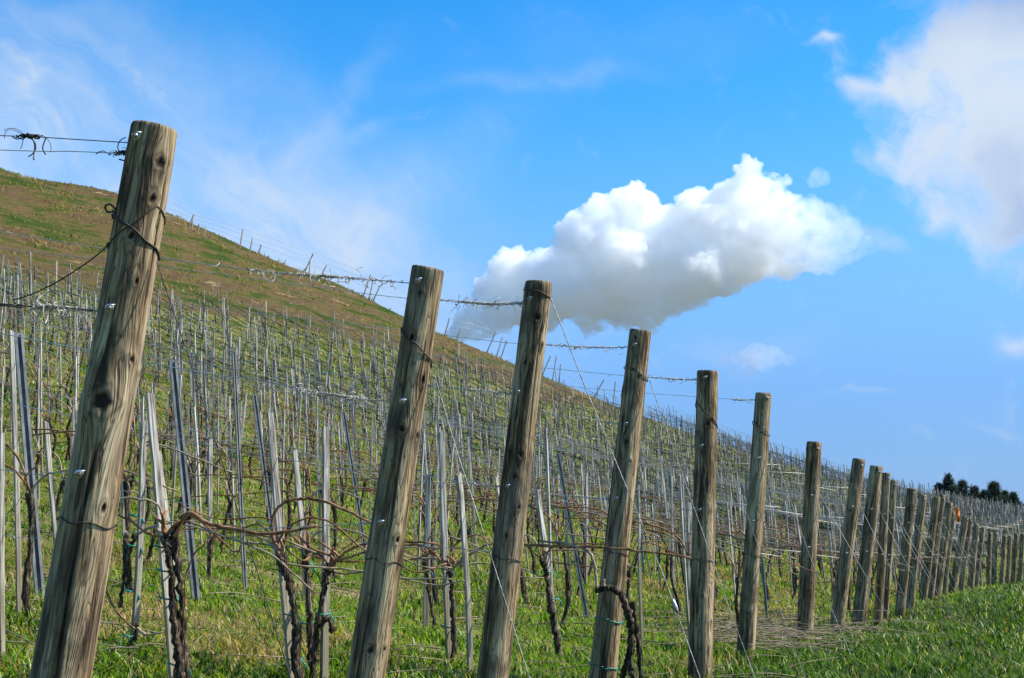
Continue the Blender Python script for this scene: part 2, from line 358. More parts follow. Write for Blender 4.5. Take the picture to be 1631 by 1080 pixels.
# ------------------------------------------------------------------ end posts
POSTS = []
def post_mesh(H, rb, rt, knots, cracks, stains, nt, nz, seed):
    r = np.random.default_rng(seed)
    th = np.arange(nt) * 2 * math.pi / nt; z = np.linspace(-.25, H, nz)
    TH, Z = np.meshgrid(th, z)
    f = np.clip(Z / H, 0, 1); R = rb + (rt - rb) * f
    R = R * (1 + .02 * np.sin(2 * TH + r.uniform(0, 6)) + .015 * np.sin(3 * TH + Z * 1.5 + r.uniform(0, 6)) + .012 * np.sin(Z * 5 + r.uniform(0, 6)))
    sw = TH + .05 * np.sin(Z * 2.1 + r.uniform(0, 6))
    kn = np.zeros_like(R); st = np.zeros_like(R)
    wr = lambda a: (a + math.pi) % (2 * math.pi) - math.pi
    for (t0, z0, rk) in knots:
        ds = wr(TH - t0) * R; dz = Z - z0
        qq = np.exp(-((ds / (2.0 * rk)) ** 2 + (dz / (4.5 * rk)) ** 2)); sw = sw - ds / R * qq * .9
        d = np.sqrt(ds ** 2 + (dz * .7) ** 2) / rk * (1 + .16 * np.sin(2 * np.arctan2(dz, ds) + z0 * 9) + .1 * np.sin(5 * np.arctan2(dz, ds) + t0 * 7))
        kn = np.maximum(kn, np.clip(1.25 - d ** 3, 0, 1) * .95); kn = np.maximum(kn, .55 * np.exp(-((d - 1.55) / .22) ** 2))
        R = R + .006 * np.exp(-(d / 2.2) ** 2) - .010 * np.exp(-(d / .7) ** 2)
    for (t0, z0, z1, w, dep) in cracks:
        ph = r.uniform(0, 6); line = t0 + .05 * np.sin(Z * 3.1 + ph) + .02 * np.sin(Z * 11 + ph)
        ds = wr(TH - line) * R; e = sm(z0 - .05, z0 + .1, Z) * (1 - sm(z1 - .1, z1 + .05, Z))
        g = np.exp(-(ds / w) ** 2) * e; R = R - dep * g; st = np.maximum(st, g * .55)
    for (t0, z0, wt, wz, s) in stains:
        n_ = noise2(TH * 5 + seed, Z * 6, seed % 97)
        st = np.maximum(st, s * np.clip(1.5 * np.exp(-((wr(TH - t0) / wt) ** 2 + ((Z - z0) / wz) ** 2)) - .7 * n_, 0, 1))
    tz = H - Z; st = np.maximum(st, .35 * np.exp(-(tz / .012) ** 2))
    st = np.maximum(st, .5 * (1 - sm(-.02, .16, Z)))
    bevel = .003 * np.exp(-(tz / .004) ** 2); R = R - bevel
    tilt = r.uniform(-.05, .05, 2)
    X = R * np.sin(TH); Y = -R * np.cos(TH); Z2 = Z + (X * tilt[0] + Y * tilt[1]) * sm(H - .1, H, Z)
    vs = np.stack([X, Y, Z2], -1).reshape(-1, 3)
    gr = np.stack([.06 * np.cos(sw), .06 * np.sin(sw), Z * .045], -1).reshape(-1, 3)
    fs = [(i * nt + j, i * nt + (j + 1) % nt, (i + 1) * nt + (j + 1) % nt, (i + 1) * nt + j) for i in range(nz - 1) for j in range(nt)]
    kn = kn.ravel(); st = st.ravel(); last = (nz - 1) * nt; n0 = len(vs)
    rings = [vs]; G = [gr]; Kk = [kn]; S = [st]; prev = last
    topring = vs[last:last + nt]; cen = topring.mean(0)
    for k, sc in enumerate((1., .8, .5, .2)):
        ringv = cen + (topring - cen) * sc + np.array([0, 0, .0015 * (1 - sc)]); rings.append(ringv)
        G.append(np.stack([.06 * np.cos(th) * sc + .2, .06 * np.sin(th) * sc, np.full(nt, sc)], 1)); Kk.append(np.zeros(nt)); S.append(np.full(nt, .35 if k else .5))
        cur = n0 + k * nt
        if k: fs += [(prev + j, prev + (j + 1) % nt, cur + (j + 1) % nt, cur + j) for j in range(nt)]; prev = cur
    fs.append(tuple(prev + j for j in range(nt)))
    me = mesh('end_post', np.concatenate(rings), fs, M_POST)
    me.attributes.new('gr', 'FLOAT_VECTOR', 'POINT').data.foreach_set('vector', np.concatenate(G).astype(np.float32).ravel())
    me.attributes.new('kn', 'FLOAT', 'POINT').data.foreach_set('value', np.concatenate(Kk).astype(np.float32))
    me.attributes.new('st', 'FLOAT', 'POINT').data.foreach_set('value', np.concatenate(S).astype(np.float32))
    return me

def bolt_mesh(sc=1.):
    a = np.arange(6) * math.pi / 3; c = np.arange(14) * 2 * math.pi / 14
    prof = []
    ps = [(c, .017, -.006), (c, .017, .003)]
    v1, f1 = [], []
    def disc(ang, rr, y0, y1, chamf):
        n = len(ang)
        rings = [(rr, y0), (rr, y1 - chamf), (rr - chamf, y1)]
        v = [(math.cos(t) * q, -y, math.sin(t) * q) for q, y in rings for t in ang]
        f = [(k * n + j, k * n + (j + 1) % n, (k + 1) * n + (j + 1) % n, (k + 1) * n + j) for k in range(2) for j in range(n)] + [tuple(2 * n + j for j in range(n))]
        return np.array(v), f
    hook = tube(smooth_path([(0, 0, 0), (.0, -.016, -.001), (.010, -.020, .004), (.017, -.014, .008), (.018, -.004, .010)], 4), .003, 6)
    v, f = join([disc(c, .014, -.008, .003, .001), disc(a, .0095, .002, .013, .0025), disc(c, .005, .012, .02, .0015), hook])
    return mesh('bolt', v * sc, f, M_ZINC)
BOLT = bolt_mesh()

def ring_path(R, z0, z1, t0, t1, n=40, lift=.003, wob=.004):
    """a wire laid round a post from angle t0 to t1, climbing z0 to z1"""
    t = np.linspace(t0, t1, n); z = np.linspace(z0, z1, n)
    rr = np.array([R(q) for q in z]) * 1.02 + lift
    return np.stack([rr * np.sin(t), -rr * np.cos(t), z + wob * np.sin(t * 5 + z0 * 30)], 1)

class Post:
    pass
def make_post(v, top, low, wpx, label, knots=(), cracks=(), stains=(), bolts=(), seed=1, nt=28, nz=60, hit_base=None, bolt_sc=1.):
    """top and low: two points of the axis in photo pixels on the row's plane; wpx: (width top, width low)"""
    T = on_row(*top, v); L = on_row(*low, v)
    ax = (T - L) / np.linalg.norm(T - L)
    s = 0.
    P = T.copy()
    while P[2] > float(terr(*UV(P))) and s < 4: P = P - ax * .005; s += .005
    p = Post(); p.v = v; p.H = s; p.base = P; p.top = T; p.ax = ax
    dt = proj(T)[2]; dl = proj(L)[2]
    rt = wpx[0] / 2 / F * dt; rl = wpx[1] / 2 / F * dl; sl = s - np.linalg.norm(T - L)
    rb = rl + (rl - rt) * sl / max(.2, s - sl)
    p.rb, p.rt = rb, rt; p.R = lambda z: rb + (rt - rb) * min(max(z / s, 0), 1)
    view = P - EYE; view[2] = 0; view /= np.linalg.norm(view)
    y = view - ax * (view @ ax); y /= np.linalg.norm(y); x = np.cross(y, ax)
    p.M = Matrix([[x[0], y[0], ax[0], P[0]], [x[1], y[1], ax[1], P[1]], [x[2], y[2], ax[2], P[2]], [0, 0, 0, 1]])
    def surf(px, py):
        zs = np.linspace(0, s, 400); A = P + ax * zs[:, None]; X, Y, dd = proj(A); i = int(np.argmin(np.abs(Y - py)))
        o = (px - X[i]) / F * dd[i] / p.R(zs[i]); return math.asin(max(-.97, min(.97, o))), float(zs[i])
    p.surf = surf
    kn = [(*surf(a, b), rk) for a, b, rk in knots]
    cr = []
    for a, b, c, d, w, dep in cracks:
        t1, z1 = surf(a, b); t0, z0 = surf(c, d); cr.append(((t0 + t1) / 2, z0, z1, w, dep))
    sn = [(*surf(a, b), wt, wz, q) for a, b, wt, wz, q in stains]
    r = random.Random(seed)
    for k in range(3): kn.append((r.uniform(-3, 3), r.uniform(.2, s), r.uniform(.008, .014)))
    if not cracks:
        for k in range(2): cr.append((r.uniform(-1.2, 1.2), r.uniform(0, .6), r.uniform(1.2, s), .003, .008))
        for k in range(3): kn.append((r.uniform(-1.2, 1.2), r.uniform(.3, s), r.uniform(.008, .014)))
        for k in range(3): sn.append((r.uniform(-1.5, 1.5), r.uniform(.3, s), .5, .2, .5))
    o = link('end_post', post_mesh(s, rb, rt, kn, cr, sn, nt, nz, seed), mat4=p.M); p.o = o
    tag(o, label, 'post', 'wooden end posts of the vine rows')
    for (px, py) in bolts:
        th, z = surf(px, py); b = link('bolt', BOLT, o); R = p.R(z)
        b.location = (R * math.sin(th), -R * math.cos(th), z); b.rotation_euler = (0, 0, th); b.scale = (bolt_sc * .82,) * 3
    POSTS.append(p); return p

def tie(p, pts, rad=.003, name='wire_tie', mat=None, sides=6):
    v, f = tube(pts, rad, sides); return link(name, mesh(name, v, f, mat or M_RUST), p.o)

# row planes of the first rows
R1, R2, R3, R4, R5, R6 = 3.22, 5.08, 6.15, 7.72, 9.17, 10.93
P1 = make_post(R1, (246, 203), (97, 1075), (73, 94), 'largest weathered end post, dark knot halfway and black wire crossed below its top',
    knots=[(162, 640, .026), (252, 262, .015), (240, 318, .012), (163, 803, .010), (208, 382, .010), (232, 590, .008), (215, 450, .007)],
    cracks=[(206, 225, 172, 500, .0035, .010), (158, 668, 90, 1075, .004, .012), (262, 250, 240, 420, .003, .006), (236, 640, 178, 860, .003, .006), (188, 820, 150, 1060, .003, .006)],
    stains=[(160, 598, .45, .07, .95), (162, 640, .22, .06, .5), (250, 285, .5, .14, .6), (215, 470, .3, .3, .55), (205, 380, .25, .25, .4), (120, 830, .5, .3, .35), (130, 1000, .4, .25, .45), (180, 560, .35, .1, .7), (238, 250, .28, .3, .8), (208, 420, .20, .32, .85), (222, 330, .22, .2, .7), (110, 930, .22, .35, .7)],
    bolts=[(217, 228), (174, 497), (127, 755)], seed=3, nt=180, nz=300, bolt_sc=1.2)
P2 = make_post(R2, (682, 427), (584, 1075), (51, 60), 'stout end post whose lowest bolt the arched brown cane touches',
    knots=[(639, 683, .014), (664, 692, .012), (590, 1032, .013), (612, 1027, .009), (632, 856, .010), (668, 470, .008), (655, 540, .012)],
    cracks=[(600, 850, 572, 1075, .0035, .010), (660, 480, 640, 640, .003, .007), (690, 470, 668, 640, .003, .005), (632, 690, 606, 840, .003, .006)],
    stains=[(632, 670, .5, .07, .7), (672, 455, .9, .09, .6), (645, 545, .35, .12, .6), (606, 800, .4, .12, .5), (640, 620, .25, .05, .5), (590, 1000, .5, .2, .3)],
    bolts=[(665, 452), (640, 641), (606, 832)], seed=5, nt=150, nz=260, bolt_sc=1.15)
P3 = make_post(R3, (858, 450), (785, 1075), (42, 50), 'wooden end post in front of the cloud with a guy wire from its very top',
    knots=[(855, 507, .013), (812, 722, .013), (829, 723, .012), (819, 760, .012), (836, 580, .010), (826, 806, .009), (862, 550, .008)],
    cracks=[(845, 520, 820, 700, .003, .007), (800, 800, 776, 1075, .003, .008), (866, 480, 840, 720, .003, .004)],
    stains=[(855, 470, 1.4, .05, .75), (850, 510, .4, .08, .6), (815, 730, .3, .08, .6), (770, 1060, .5, .12, .7), (812, 860, .4, .2, .35)],
    bolts=[(843, 480), (824, 628), (808, 776)], seed=9, nt=130, nz=240)
P4 = make_post(R4, (1020, 526), (960, 1075), (36, 44), 'wooden end post with a gnarled vine bent across its foot',
    knots=[(1012, 540, .010), (1008, 590, .009), (1003, 735, .008), (992, 668, .008), (1016, 600, .008)],
    cracks=[(1014, 560, 1000, 700, .003, .007), (1002, 690, 985, 860, .003, .008), (965, 950, 955, 1075, .003, .008)],
    stains=[(1018, 560, 1.2, .12, .6), (1000, 690, .35, .16, .6), (975, 840, .4, .16, .45), (962, 1000, .8, .2, .4)],
    bolts=[(1010, 552), (996, 677), (981, 795)], seed=12, nt=110, nz=220)
P5 = make_post(R5, (1127, 591), (1115, 1075), (33, 38), 'straightest, nearly upright wooden end post with a slanting dark tie',
    knots=[(1118, 722, .009), (1112, 690, .008), (1121, 750, .007), (1110, 640, .008), (1118, 950, .009)],
    cracks=[(1124, 610, 1118, 830, .003, .006), (1126, 850, 1110, 1060, .003, .008)],
    stains=[(1125, 600, 1.2, .06, .6), (1116, 700, .5, .1, .5), (1115, 1050, 1., .15, .6), (1122, 900, .4, .15, .4)],
    bolts=[(1123, 603), (1117, 712), (1114, 813)], seed=17, nt=90, nz=200)
P6 = make_post(R6, (1216, 626), (1187, 1050), (26, 29), 'sixth wooden end post from the largest, slim with a stub on its foot',
    knots=[(1205, 755, .008), (1212, 690, .007), (1193, 975, .011)], cracks=[(1214, 650, 1200, 860, .003, .006)],
    stains=[(1216, 640, 1., .08, .5), (1200, 780, .4, .14, .5), (1188, 1030, 1., .12, .6)],
    bolts=[(1222, 634), (1208, 730), (1199, 830)], seed=19, nt=64, nz=140)
ORD = 'seventh eighth ninth tenth eleventh twelfth thirteenth fourteenth fifteenth sixteenth seventeenth eighteenth nineteenth twentieth twenty-first twenty-second twenty-third twenty-fourth twenty-fifth twenty-sixth twenty-seventh twenty-eighth'.split()
FARP = [(1297, 704, 1281, 1021, 23), (1368, 731, 1331, 1014, 20), (1396, 742, 1367, 1000, 20), (1412, 753, 1398, 998, 13), (1424, 765, 1408, 989, 11), (1452, 778, 1433, 982, 14), (1470, 788, 1448, 976, 13),
    (1492, 791, 1470, 956, 12), (1501, 788, 1482, 955, 9), (1512, 800, 1492, 952, 12), (1518, 815, 1504, 950, 7), (1538, 823, 1516, 945, 11), (1545, 825, 1530, 942, 8), (1555, 834, 1546, 938, 9), (1566, 840, 1554, 936, 7),
    (1577, 848, 1574, 934, 7), (1586, 848, 1582, 933, 8), (1600, 852, 1595, 933, 7), (1609, 853, 1605, 932, 6), (1619, 850, 1613, 930, 7), (1629, 850, 1624, 928, 7)]
EXTRA = {0: ', standing upright in heaped prunings', 1: ', leaning strongly beside heaped prunings'}
for k, (tx, ty, bx, by, w) in enumerate(FARP):
    b = hit(bx, by); v = UV(b)[1]
    big = k < 8
    f = lambda q: (tx + (bx - tx) * q + .0, ty + (by - ty) * q)
    bl = [(f(q)[0] + (.28 * w if i == 0 else -.02 * w), f(q)[1]) for i, q in enumerate((.035, .27, .53))]
    make_post(v, (tx, ty), (bx, by), (w, w * 1.12), f'{ORD[k]} wooden end post along the row from the largest' + EXTRA.get(k, ''), bolts=bl, seed=40 + k * 3, nt=36 if big else 18, nz=90 if big else 40, bolt_sc=1. if big else 1.2)
for p, q in zip(POSTS[1:], POSTS[2:]): pass

# ties on the first posts
def z_at(p, px, py): return p.surf(px, py)
def slant(p, a, b, rad=.0032, loose=0.):
    ta, za = p.surf(*a); tb, zb = p.surf(*b)
    pts = ring_path(p.R, za, zb, ta - .25, tb + .3, 40)
    back = ring_path(p.R, zb, za, tb + .3, ta - .25 + 2 * math.pi, 30)
    tie(p, np.concatenate([pts, back[1:-1]]), rad)
slant(P1, (186, 345), (247, 405), .0036); slant(P1, (178, 402), (236, 330), .0022)
v_ = smooth_path([np.array(P1.M @ Vector((P1.R(1.7) * math.sin(-1.2), -P1.R(1.7) * math.cos(-1.2), 0))) for _ in (0,)] * 1 + [np.zeros(3)], 2)
slant(P2, (642, 527), (694, 580), .0034); slant(P3, (838, 462), (876, 474), .0032)
slant(P4, (1000, 585), (1035, 606), .003); slant(P5, (1112, 641), (1143, 683), .0028); slant(P6, (1202, 672), (1224, 695), .0028)
for p, y in ((P1, 832), (P2, 893), (P3, 890), (P4, 880), (P5, 893), (P6, 884)):
    z = p.surf(proj(p.base + p.ax * 1.)[0], y)[1]; tie(p, ring_path(p.R, z, z + .004, 0, 6.25, 48, .002, .006), .0022)
for y in (988, 1062):
    z = P4.surf(960, y)[1]; tie(P4, ring_path(P4.R, z, z + .012, 0, 6.25, 40, .003), .0035, 'plastic_tie', M_TIE)
# the loose eye of black wire on the largest post
ta, za = P1.surf(186, 342); e = np.array([P1.R(za) * math.sin(ta), -P1.R(za) * math.cos(ta), za])
tie(P1, smooth_path([e, e + (-.02, -.01, .012), e + (-.032, -.005, .004), e + (-.024, 0, -.01), e + (-.008, 0, -.006)], 5), .003)

# ------------------------------------------------------------------ stakes
def stake_mesh(H, w, seed, name='stake', mat=None, dep=None, bend=.012):
    r = random.Random(seed); n = 9; dep = dep or w * r.uniform(.6, .95); zs = [-.15 + (H + .15) * i / (n - 1) for i in range(n)]
    bx, by = r.uniform(-bend, bend), r.uniform(-bend, bend); tw = r.uniform(-.25, .25); vs = []; c = .16
    for i, z in enumerate(zs):
        f = i / (n - 1); a = tw * f; ox = bx * math.sin(f * 3.1) + r.uniform(-.001, .001); oy = by * math.sin(f * 3.1); k = 1 - .08 * f
        for sx, sy in ((-1, -1 + c), (-1 + c, -1), (1 - c, -1), (1, -1 + c), (1, 1 - c), (1 - c, 1), (-1 + c, 1), (-1, 1 - c)):
            x = sx * w / 2 * k; y = sy * dep / 2 * k
            zz = z + (x * r_sl if i == n - 1 else 0) if (r_sl := (seed * 37 % 11 - 5) / 8.) or True else z
            vs.append((ox + x * math.cos(a) - y * math.sin(a), oy + x * math.sin(a) + y * math.cos(a), zz))
    fs = [(i * 8 + j, i * 8 + (j + 1) % 8, (i + 1) * 8 + (j + 1) % 8, (i + 1) * 8 + j) for i in range(n - 1) for j in range(8)]
    fs.append(tuple((n - 1) * 8 + j for j in range(8)))
    return mesh(name, vs, fs, mat or M_STAKE, False)

def frame_at(P, ax, spin=0.):
    view = np.array([P[0], P[1], 0.]); view /= np.linalg.norm(view)
    y = view - ax * (view @ ax); y /= np.linalg.norm(y); x = np.cross(y, ax)
    c, s = math.cos(spin), math.sin(spin); x, y = x * c + y * s, -x * s + y * c
    return Matrix([[x[0], y[0], ax[0], P[0]], [x[1], y[1], ax[1], P[1]], [x[2], y[2], ax[2], P[2]], [0, 0, 0, 1]])

def axis_from(top, low, v):
    T = on_row(*top, v); L = on_row(*low, v); ax = (T - L) / np.linalg.norm(T - L); s = 0.; P = T.copy()
    while P[2] > float(terr(*UV(P))) and s < 4: P = P - ax * .004; s += .004
    return P, ax, s
G_ST = 'wooden vine stakes'
OWN = []      # (u, v) taken by the stakes placed one by one
def own_stake(top, low, v, wpx, label, seed, spin=.5):
    P, ax, s = axis_from(top, low, v); w = wpx / F * proj(P)[2] / 1.25
    o = link('stake', stake_mesh(s, w, seed), mat4=frame_at(P, ax, spin)); tag(o, label, 'stake', G_ST); OWN.append(UV(P)); return o, P, ax, s
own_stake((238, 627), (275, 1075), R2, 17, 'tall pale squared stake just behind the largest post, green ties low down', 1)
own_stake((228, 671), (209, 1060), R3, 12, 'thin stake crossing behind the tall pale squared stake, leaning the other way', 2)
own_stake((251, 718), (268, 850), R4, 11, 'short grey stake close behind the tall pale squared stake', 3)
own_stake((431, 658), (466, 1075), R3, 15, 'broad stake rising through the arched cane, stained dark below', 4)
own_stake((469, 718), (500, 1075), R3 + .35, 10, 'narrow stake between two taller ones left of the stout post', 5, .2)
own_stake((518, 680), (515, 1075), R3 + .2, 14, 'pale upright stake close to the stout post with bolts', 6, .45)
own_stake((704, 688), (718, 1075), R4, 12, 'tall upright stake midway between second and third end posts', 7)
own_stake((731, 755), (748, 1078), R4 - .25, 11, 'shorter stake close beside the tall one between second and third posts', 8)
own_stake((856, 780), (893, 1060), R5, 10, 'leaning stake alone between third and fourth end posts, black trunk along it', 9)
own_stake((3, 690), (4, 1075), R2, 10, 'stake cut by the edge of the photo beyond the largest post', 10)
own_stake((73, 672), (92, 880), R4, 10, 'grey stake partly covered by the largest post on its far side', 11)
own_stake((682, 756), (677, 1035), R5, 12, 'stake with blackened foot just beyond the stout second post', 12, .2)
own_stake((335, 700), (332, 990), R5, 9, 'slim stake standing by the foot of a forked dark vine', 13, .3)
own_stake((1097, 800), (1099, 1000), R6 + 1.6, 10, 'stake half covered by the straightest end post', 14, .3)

# ------------------------------------------------------------------ steel posts
def steel_mesh(H, w=.05, name='steel_post', mat=None):
    d = w * .8; t = .004; g = w * .2
    o = [(-g, -d / 2), (-w / 2, -d / 2), (-w / 2, d / 2), (w / 2, d / 2), (w / 2, -d / 2), (g, -d / 2), (g, -d / 2 + t), (w / 2 - t, -d / 2 + t), (w / 2 - t, d / 2 - t), (-w / 2 + t, d / 2 - t), (-w / 2 + t, -d / 2 + t), (-g, -d / 2 + t)]
    n = len(o); vs = [(x, y, z) for z in (-.2, H) for x, y in o]
    fs = [(j, (j + 1) % n, n + (j + 1) % n, n + j) for j in range(n)]
    for a, b, c, e in ((0, 1, 10, 11), (1, 2, 9, 10), (2, 3, 8, 9), (3, 4, 7, 8), (4, 5, 6, 7)): fs.append((n + a, n + b, n + c, n + e))
    # wire hooks punched out of both flanges
    k = len(vs)
    for i in range(int(H / .12)):
        z = .3 + i * .12
        if z > H - .05: break
        for s in (-1, 1):
            x0 = s * w / 2; x1 = s * (w / 2 + .008)
            b = len(vs); vs += [(x0, -.006, z), (x1, -.004, z + .012), (x1, .004, z + .012), (x0, .006, z), (x0, 0, z + .022)]
            fs += [(b, b + 1, b + 2, b + 3), (b + 1, b + 4, b + 2)]
    return mesh(name, vs, fs, mat or M_STEEL, False)
G_STEEL = 'galvanised steel trellis posts'
OWNM = []
def own_steel(top, low, v, label, w=.05, spin=.15):
    if v is None: v = UV(hit(*low))[1]
    P, ax, s = axis_from(top, low, v); o = link('steel_post', steel_mesh(s, w), mat4=frame_at(P, ax, spin)); tag(o, label, 'steel post', G_STEEL); OWNM.append(UV(P)); return o
own_steel((29, 530), (64, 955), None, 'dark slotted steel post leaning in the gap beyond the largest wooden post', .055)
own_steel((275, 573), (312, 955), None, 'tall slotted steel post behind the pale squared stake', .053)
own_steel((405, 628), (436, 860), R6, 'steel post just behind the broad stake with the arched cane', .04)
own_steel((547, 655), (585, 900), R6 + 1.6, 'leaning steel post close behind the stout second post', .038)
own_steel((888, 722), (925, 930), R6 + 1.6, 'steel post between the third and fourth end posts', .036)

# ------------------------------------------------------------------ vines
def wig(P, a, n=5, r=None):
    Q = smooth_path(P, n); k = len(Q); r = r or rng
    w = r.normal(size=(k, 3)) * a; w[0] = 0; return Q + w
def trunk_geo(P, r0, r1, sides=11, r=None, n=9, jit=.22):
    r = r or rng; Q = wig(P, .004, n, r); k = len(Q); f = np.linspace(0, 1, k)
    rad = (r0 + (r1 - r0) * f) * (1 + .15 * np.sin(f * 9 + r.uniform(0, 6)) + r.normal(size=k) * .05)
    rad[-max(2, k // 8):] *= 1.35
    return tube(Q, rad, sides, jit, r)
def cane_geo(P, r0, r1, sides=6, r=None, n=6):
    r = r or rng; Q = wig(P, .0018, n, r); k = len(Q); rad = np.linspace(r0, r1, k); rad[::5] *= 1.28
    return tube(Q, rad, sides)
G_V = 'pruned grapevines'
def own_vine(v, trunks, canes, ties, label, r0=.021, dv=-.035, extra=4):
    """trunks, canes: photo pixel paths on the row's plane"""
    pl = lambda pts, k=0.: [on_row(a, b, v + dv + k) for a, b in pts]
    P0 = pl([trunks[0][0]])[0]; z0 = float(terr(*UV(P0))); org = np.array([P0[0], P0[1], z0])
    root = link('grapevine', None, loc=org); tag(root, label, 'grapevine', G_V)
    for i, tr in enumerate(trunks):
        P = pl(tr, .02 * i)
        if i == 0 and P[0][2] > z0 - .02: P = [np.array([P[0][0], P[0][1], z0 - .05])] + P
        g = trunk_geo(np.array(P) - org, r0 * (.92 if i == 0 else .7), r0 * .72)
        link('trunk', mesh('trunk', *g, M_BARK), root)
    for i, (ca, r_, m) in enumerate(canes):
        P = [on_row(a, b, v + dv - .02) for a, b in ca]; g = cane_geo(np.array(P) - org, r_, r_ * .6)
        link('cane', mesh('cane', *g, m), root)
    hd = on_row(*trunks[0][-1], v + dv) - org; r = np.random.default_rng(int(abs(trunks[0][-1][0])) + 5); ux = np.array([U2[0], U2[1], .16])
    for i in range(extra):
        s = 1 if i % 2 else -1; L = r.uniform(.35, 1.0); up_ = r.uniform(.0, .2); off = lambda: r.normal(size=3) * (.02, .05, .034)
        Q = [hd, hd + ux * s * .06 + (0, 0, up_ * .8) + off(), hd + ux * s * L * .4 + (0, 0, up_) + off(), hd + ux * s * L * .75 + (0, 0, .05) + off(), hd + ux * s * L + (0, 0, r.uniform(-.02, .10)) + off()]
        link('cane', mesh('cane', *cane_geo(Q, .0062, .0034, 6, r, 6), M_CANE if i % 3 else M_PALECANE), root)
    for i in range(3 if extra else 0):
        Q = [hd, hd + r.normal(size=3) * (.02, .02, .01) + (0, 0, .04), hd + r.normal(size=3) * (.05, .04, .02) + (0, 0, .09)]
        link('spur', mesh('spur', *cane_geo(Q, .007, .006, 6, r, 4), M_CANE), root)
    for (a, b, w) in ties:
        C = on_row(a, b, v) - org; t = np.linspace(0, 2 * math.pi, 20); ex = np.array([-U2[0], -U2[1], 0.]); ey = np.array([V2[0], V2[1], 0.])
        Q = C + (np.cos(t) * w)[:, None] * ex + (np.sin(t) * .042)[:, None] * ey + np.array([0, 0, 1.]) * (.006 * np.sin(t * 2))[:, None]
        Q = np.concatenate([Q, [Q[-1] + ex * .02 + (0, 0, -.02), Q[-1] + ex * .03 + (0, 0, -.05)]])
        link('tie', mesh('tie', *tube(Q, .0042, 5), M_TIE), root)
    return root
C_, S_ = M_CANE, M_PALECANE
own_vine(R2, [[(289, 1120), (287, 1060), (281, 1000), (274, 930), (268, 880), (262, 856)], [(298, 1110), (292, 1000), (284, 910), (279, 850), (298, 820)]],
    [([(279, 855), (300, 818), (330, 833), (372, 843), (430, 850), (505, 838)], .010, C_), ([(268, 868), (245, 840), (222, 850)], .007, S_), ([(293, 990), (300, 900), (330, 860)], .005, C_)],
    [(258, 870, .03), (265, 908, .04), (268, 952, .04), (283, 1057, .04)], 'forked dark vine tied with green to the tall pale squared stake', .021)
own_vine(R3, [[(196, 1110), (205, 1060), (214, 1020), (219, 990)], [(192, 968), (198, 920), (206, 880), (215, 850)]],
    [([(163, 925), (176, 958), (198, 988), (216, 1002)], .008, C_), ([(219, 850), (245, 838), (272, 833)], .008, S_), ([(219, 1000), (232, 1010), (258, 1008)], .008, S_)],
    [(215, 820, .03), (213, 868, .03), (208, 940, .03), (207, 1012, .03)], 'thin black vine stem tied to the backward leaning thin stake', .015, extra=0)
own_vine(R3, [[(478, 1110), (472, 1040), (470, 985), (463, 940), (456, 910), (447, 884)]],
    [([(450, 892), (436, 862), (434, 828), (446, 804), (475, 795), (510, 797), (556, 815), (600, 838), (614, 843)], .0095, C_)],
    [(462, 978, .035), (470, 1050, .035)], 'dark vine whose arched brown cane loops over to the stout post', .026)
own_vine(R3 + .35, [[(500, 1110), (496, 1040), (494, 985), (489, 930), (486, 880)]], [([(486, 885), (478, 850), (490, 838), (540, 842)], .006, S_)],
    [(487, 898, .03), (489, 992, .03)], 'upright dark vine trunk on the narrow stake, knobby head', .019)
own_vine(R3 + .2, [[(497, 1110), (500, 1060), (503, 1010), (511, 965), (519, 925), (525, 900)], [(505, 1000), (520, 985), (530, 1003)]],
    [([(522, 908), (545, 884), (575, 868), (620, 862)], .008, C_)], [(515, 977, .035)], 'slanting dark vine against the pale upright stake near the stout post', .018)
own_vine(R4, [[(724, 1115), (722, 1040), (722, 980), (719, 935), (716, 906)]], [([(716, 910), (735, 893), (758, 878), (782, 866), (835, 858)], .009, S_), ([(640, 868), (680, 872), (716, 910)], .007, C_)],
    [(710, 906, .03), (715, 998, .04), (714, 1072, .04)], 'dark vine with pale cane on the tall stake between second and third posts', .018)
own_vine(R5, [[(897, 1075), (890, 1040), (884, 1000), (876, 950), (869, 910), (864, 892)]], [([(866, 900), (880, 872), (930, 866), (1000, 868)], .007, C_)],
    [(872, 910, .04), (880, 953, .04)], 'black shaggy trunk along the leaning stake alone between two posts', .024)
own_vine(R4 - .16, [[(1012, 1085), (1003, 1060), (1006, 1010), (1000, 975), (990, 948), (972, 936), (950, 940)], [(990, 1085), (1000, 1050), (1006, 1020)], [(1022, 1080), (1016, 1010), (1006, 960)]],
    [([(951, 938), (947, 900), (936, 878), (905, 866), (860, 862)], .010, S_), ([(962, 934), (962, 922)], .009, S_), ([(826, 866), (880, 870), (960, 872), (1040, 880), (1098, 888)], .0095, C_)], [],
    'gnarled old vine bent across the foot of the fourth end post', .022, 0., 0)
own_vine(R5, [[(704, 1060), (694, 1030), (690, 985), (682, 930), (678, 890)]], [([(678, 895), (650, 880), (610, 872)], .006, S_)], [(676, 868, .03), (678, 908, .03), (685, 1028, .04)], 'dark crooked vine on the stake just beyond the stout second post', .016)
own_vine(R5, [[(347, 1005), (340, 960), (333, 920), (337, 860)], [(337, 950), (345, 975), (352, 990)]], [([(337, 865), (350, 850), (420, 846)], .006, C_)], [(333, 928, .03)], 'small forked vine rising behind the pale squared stake', .017)

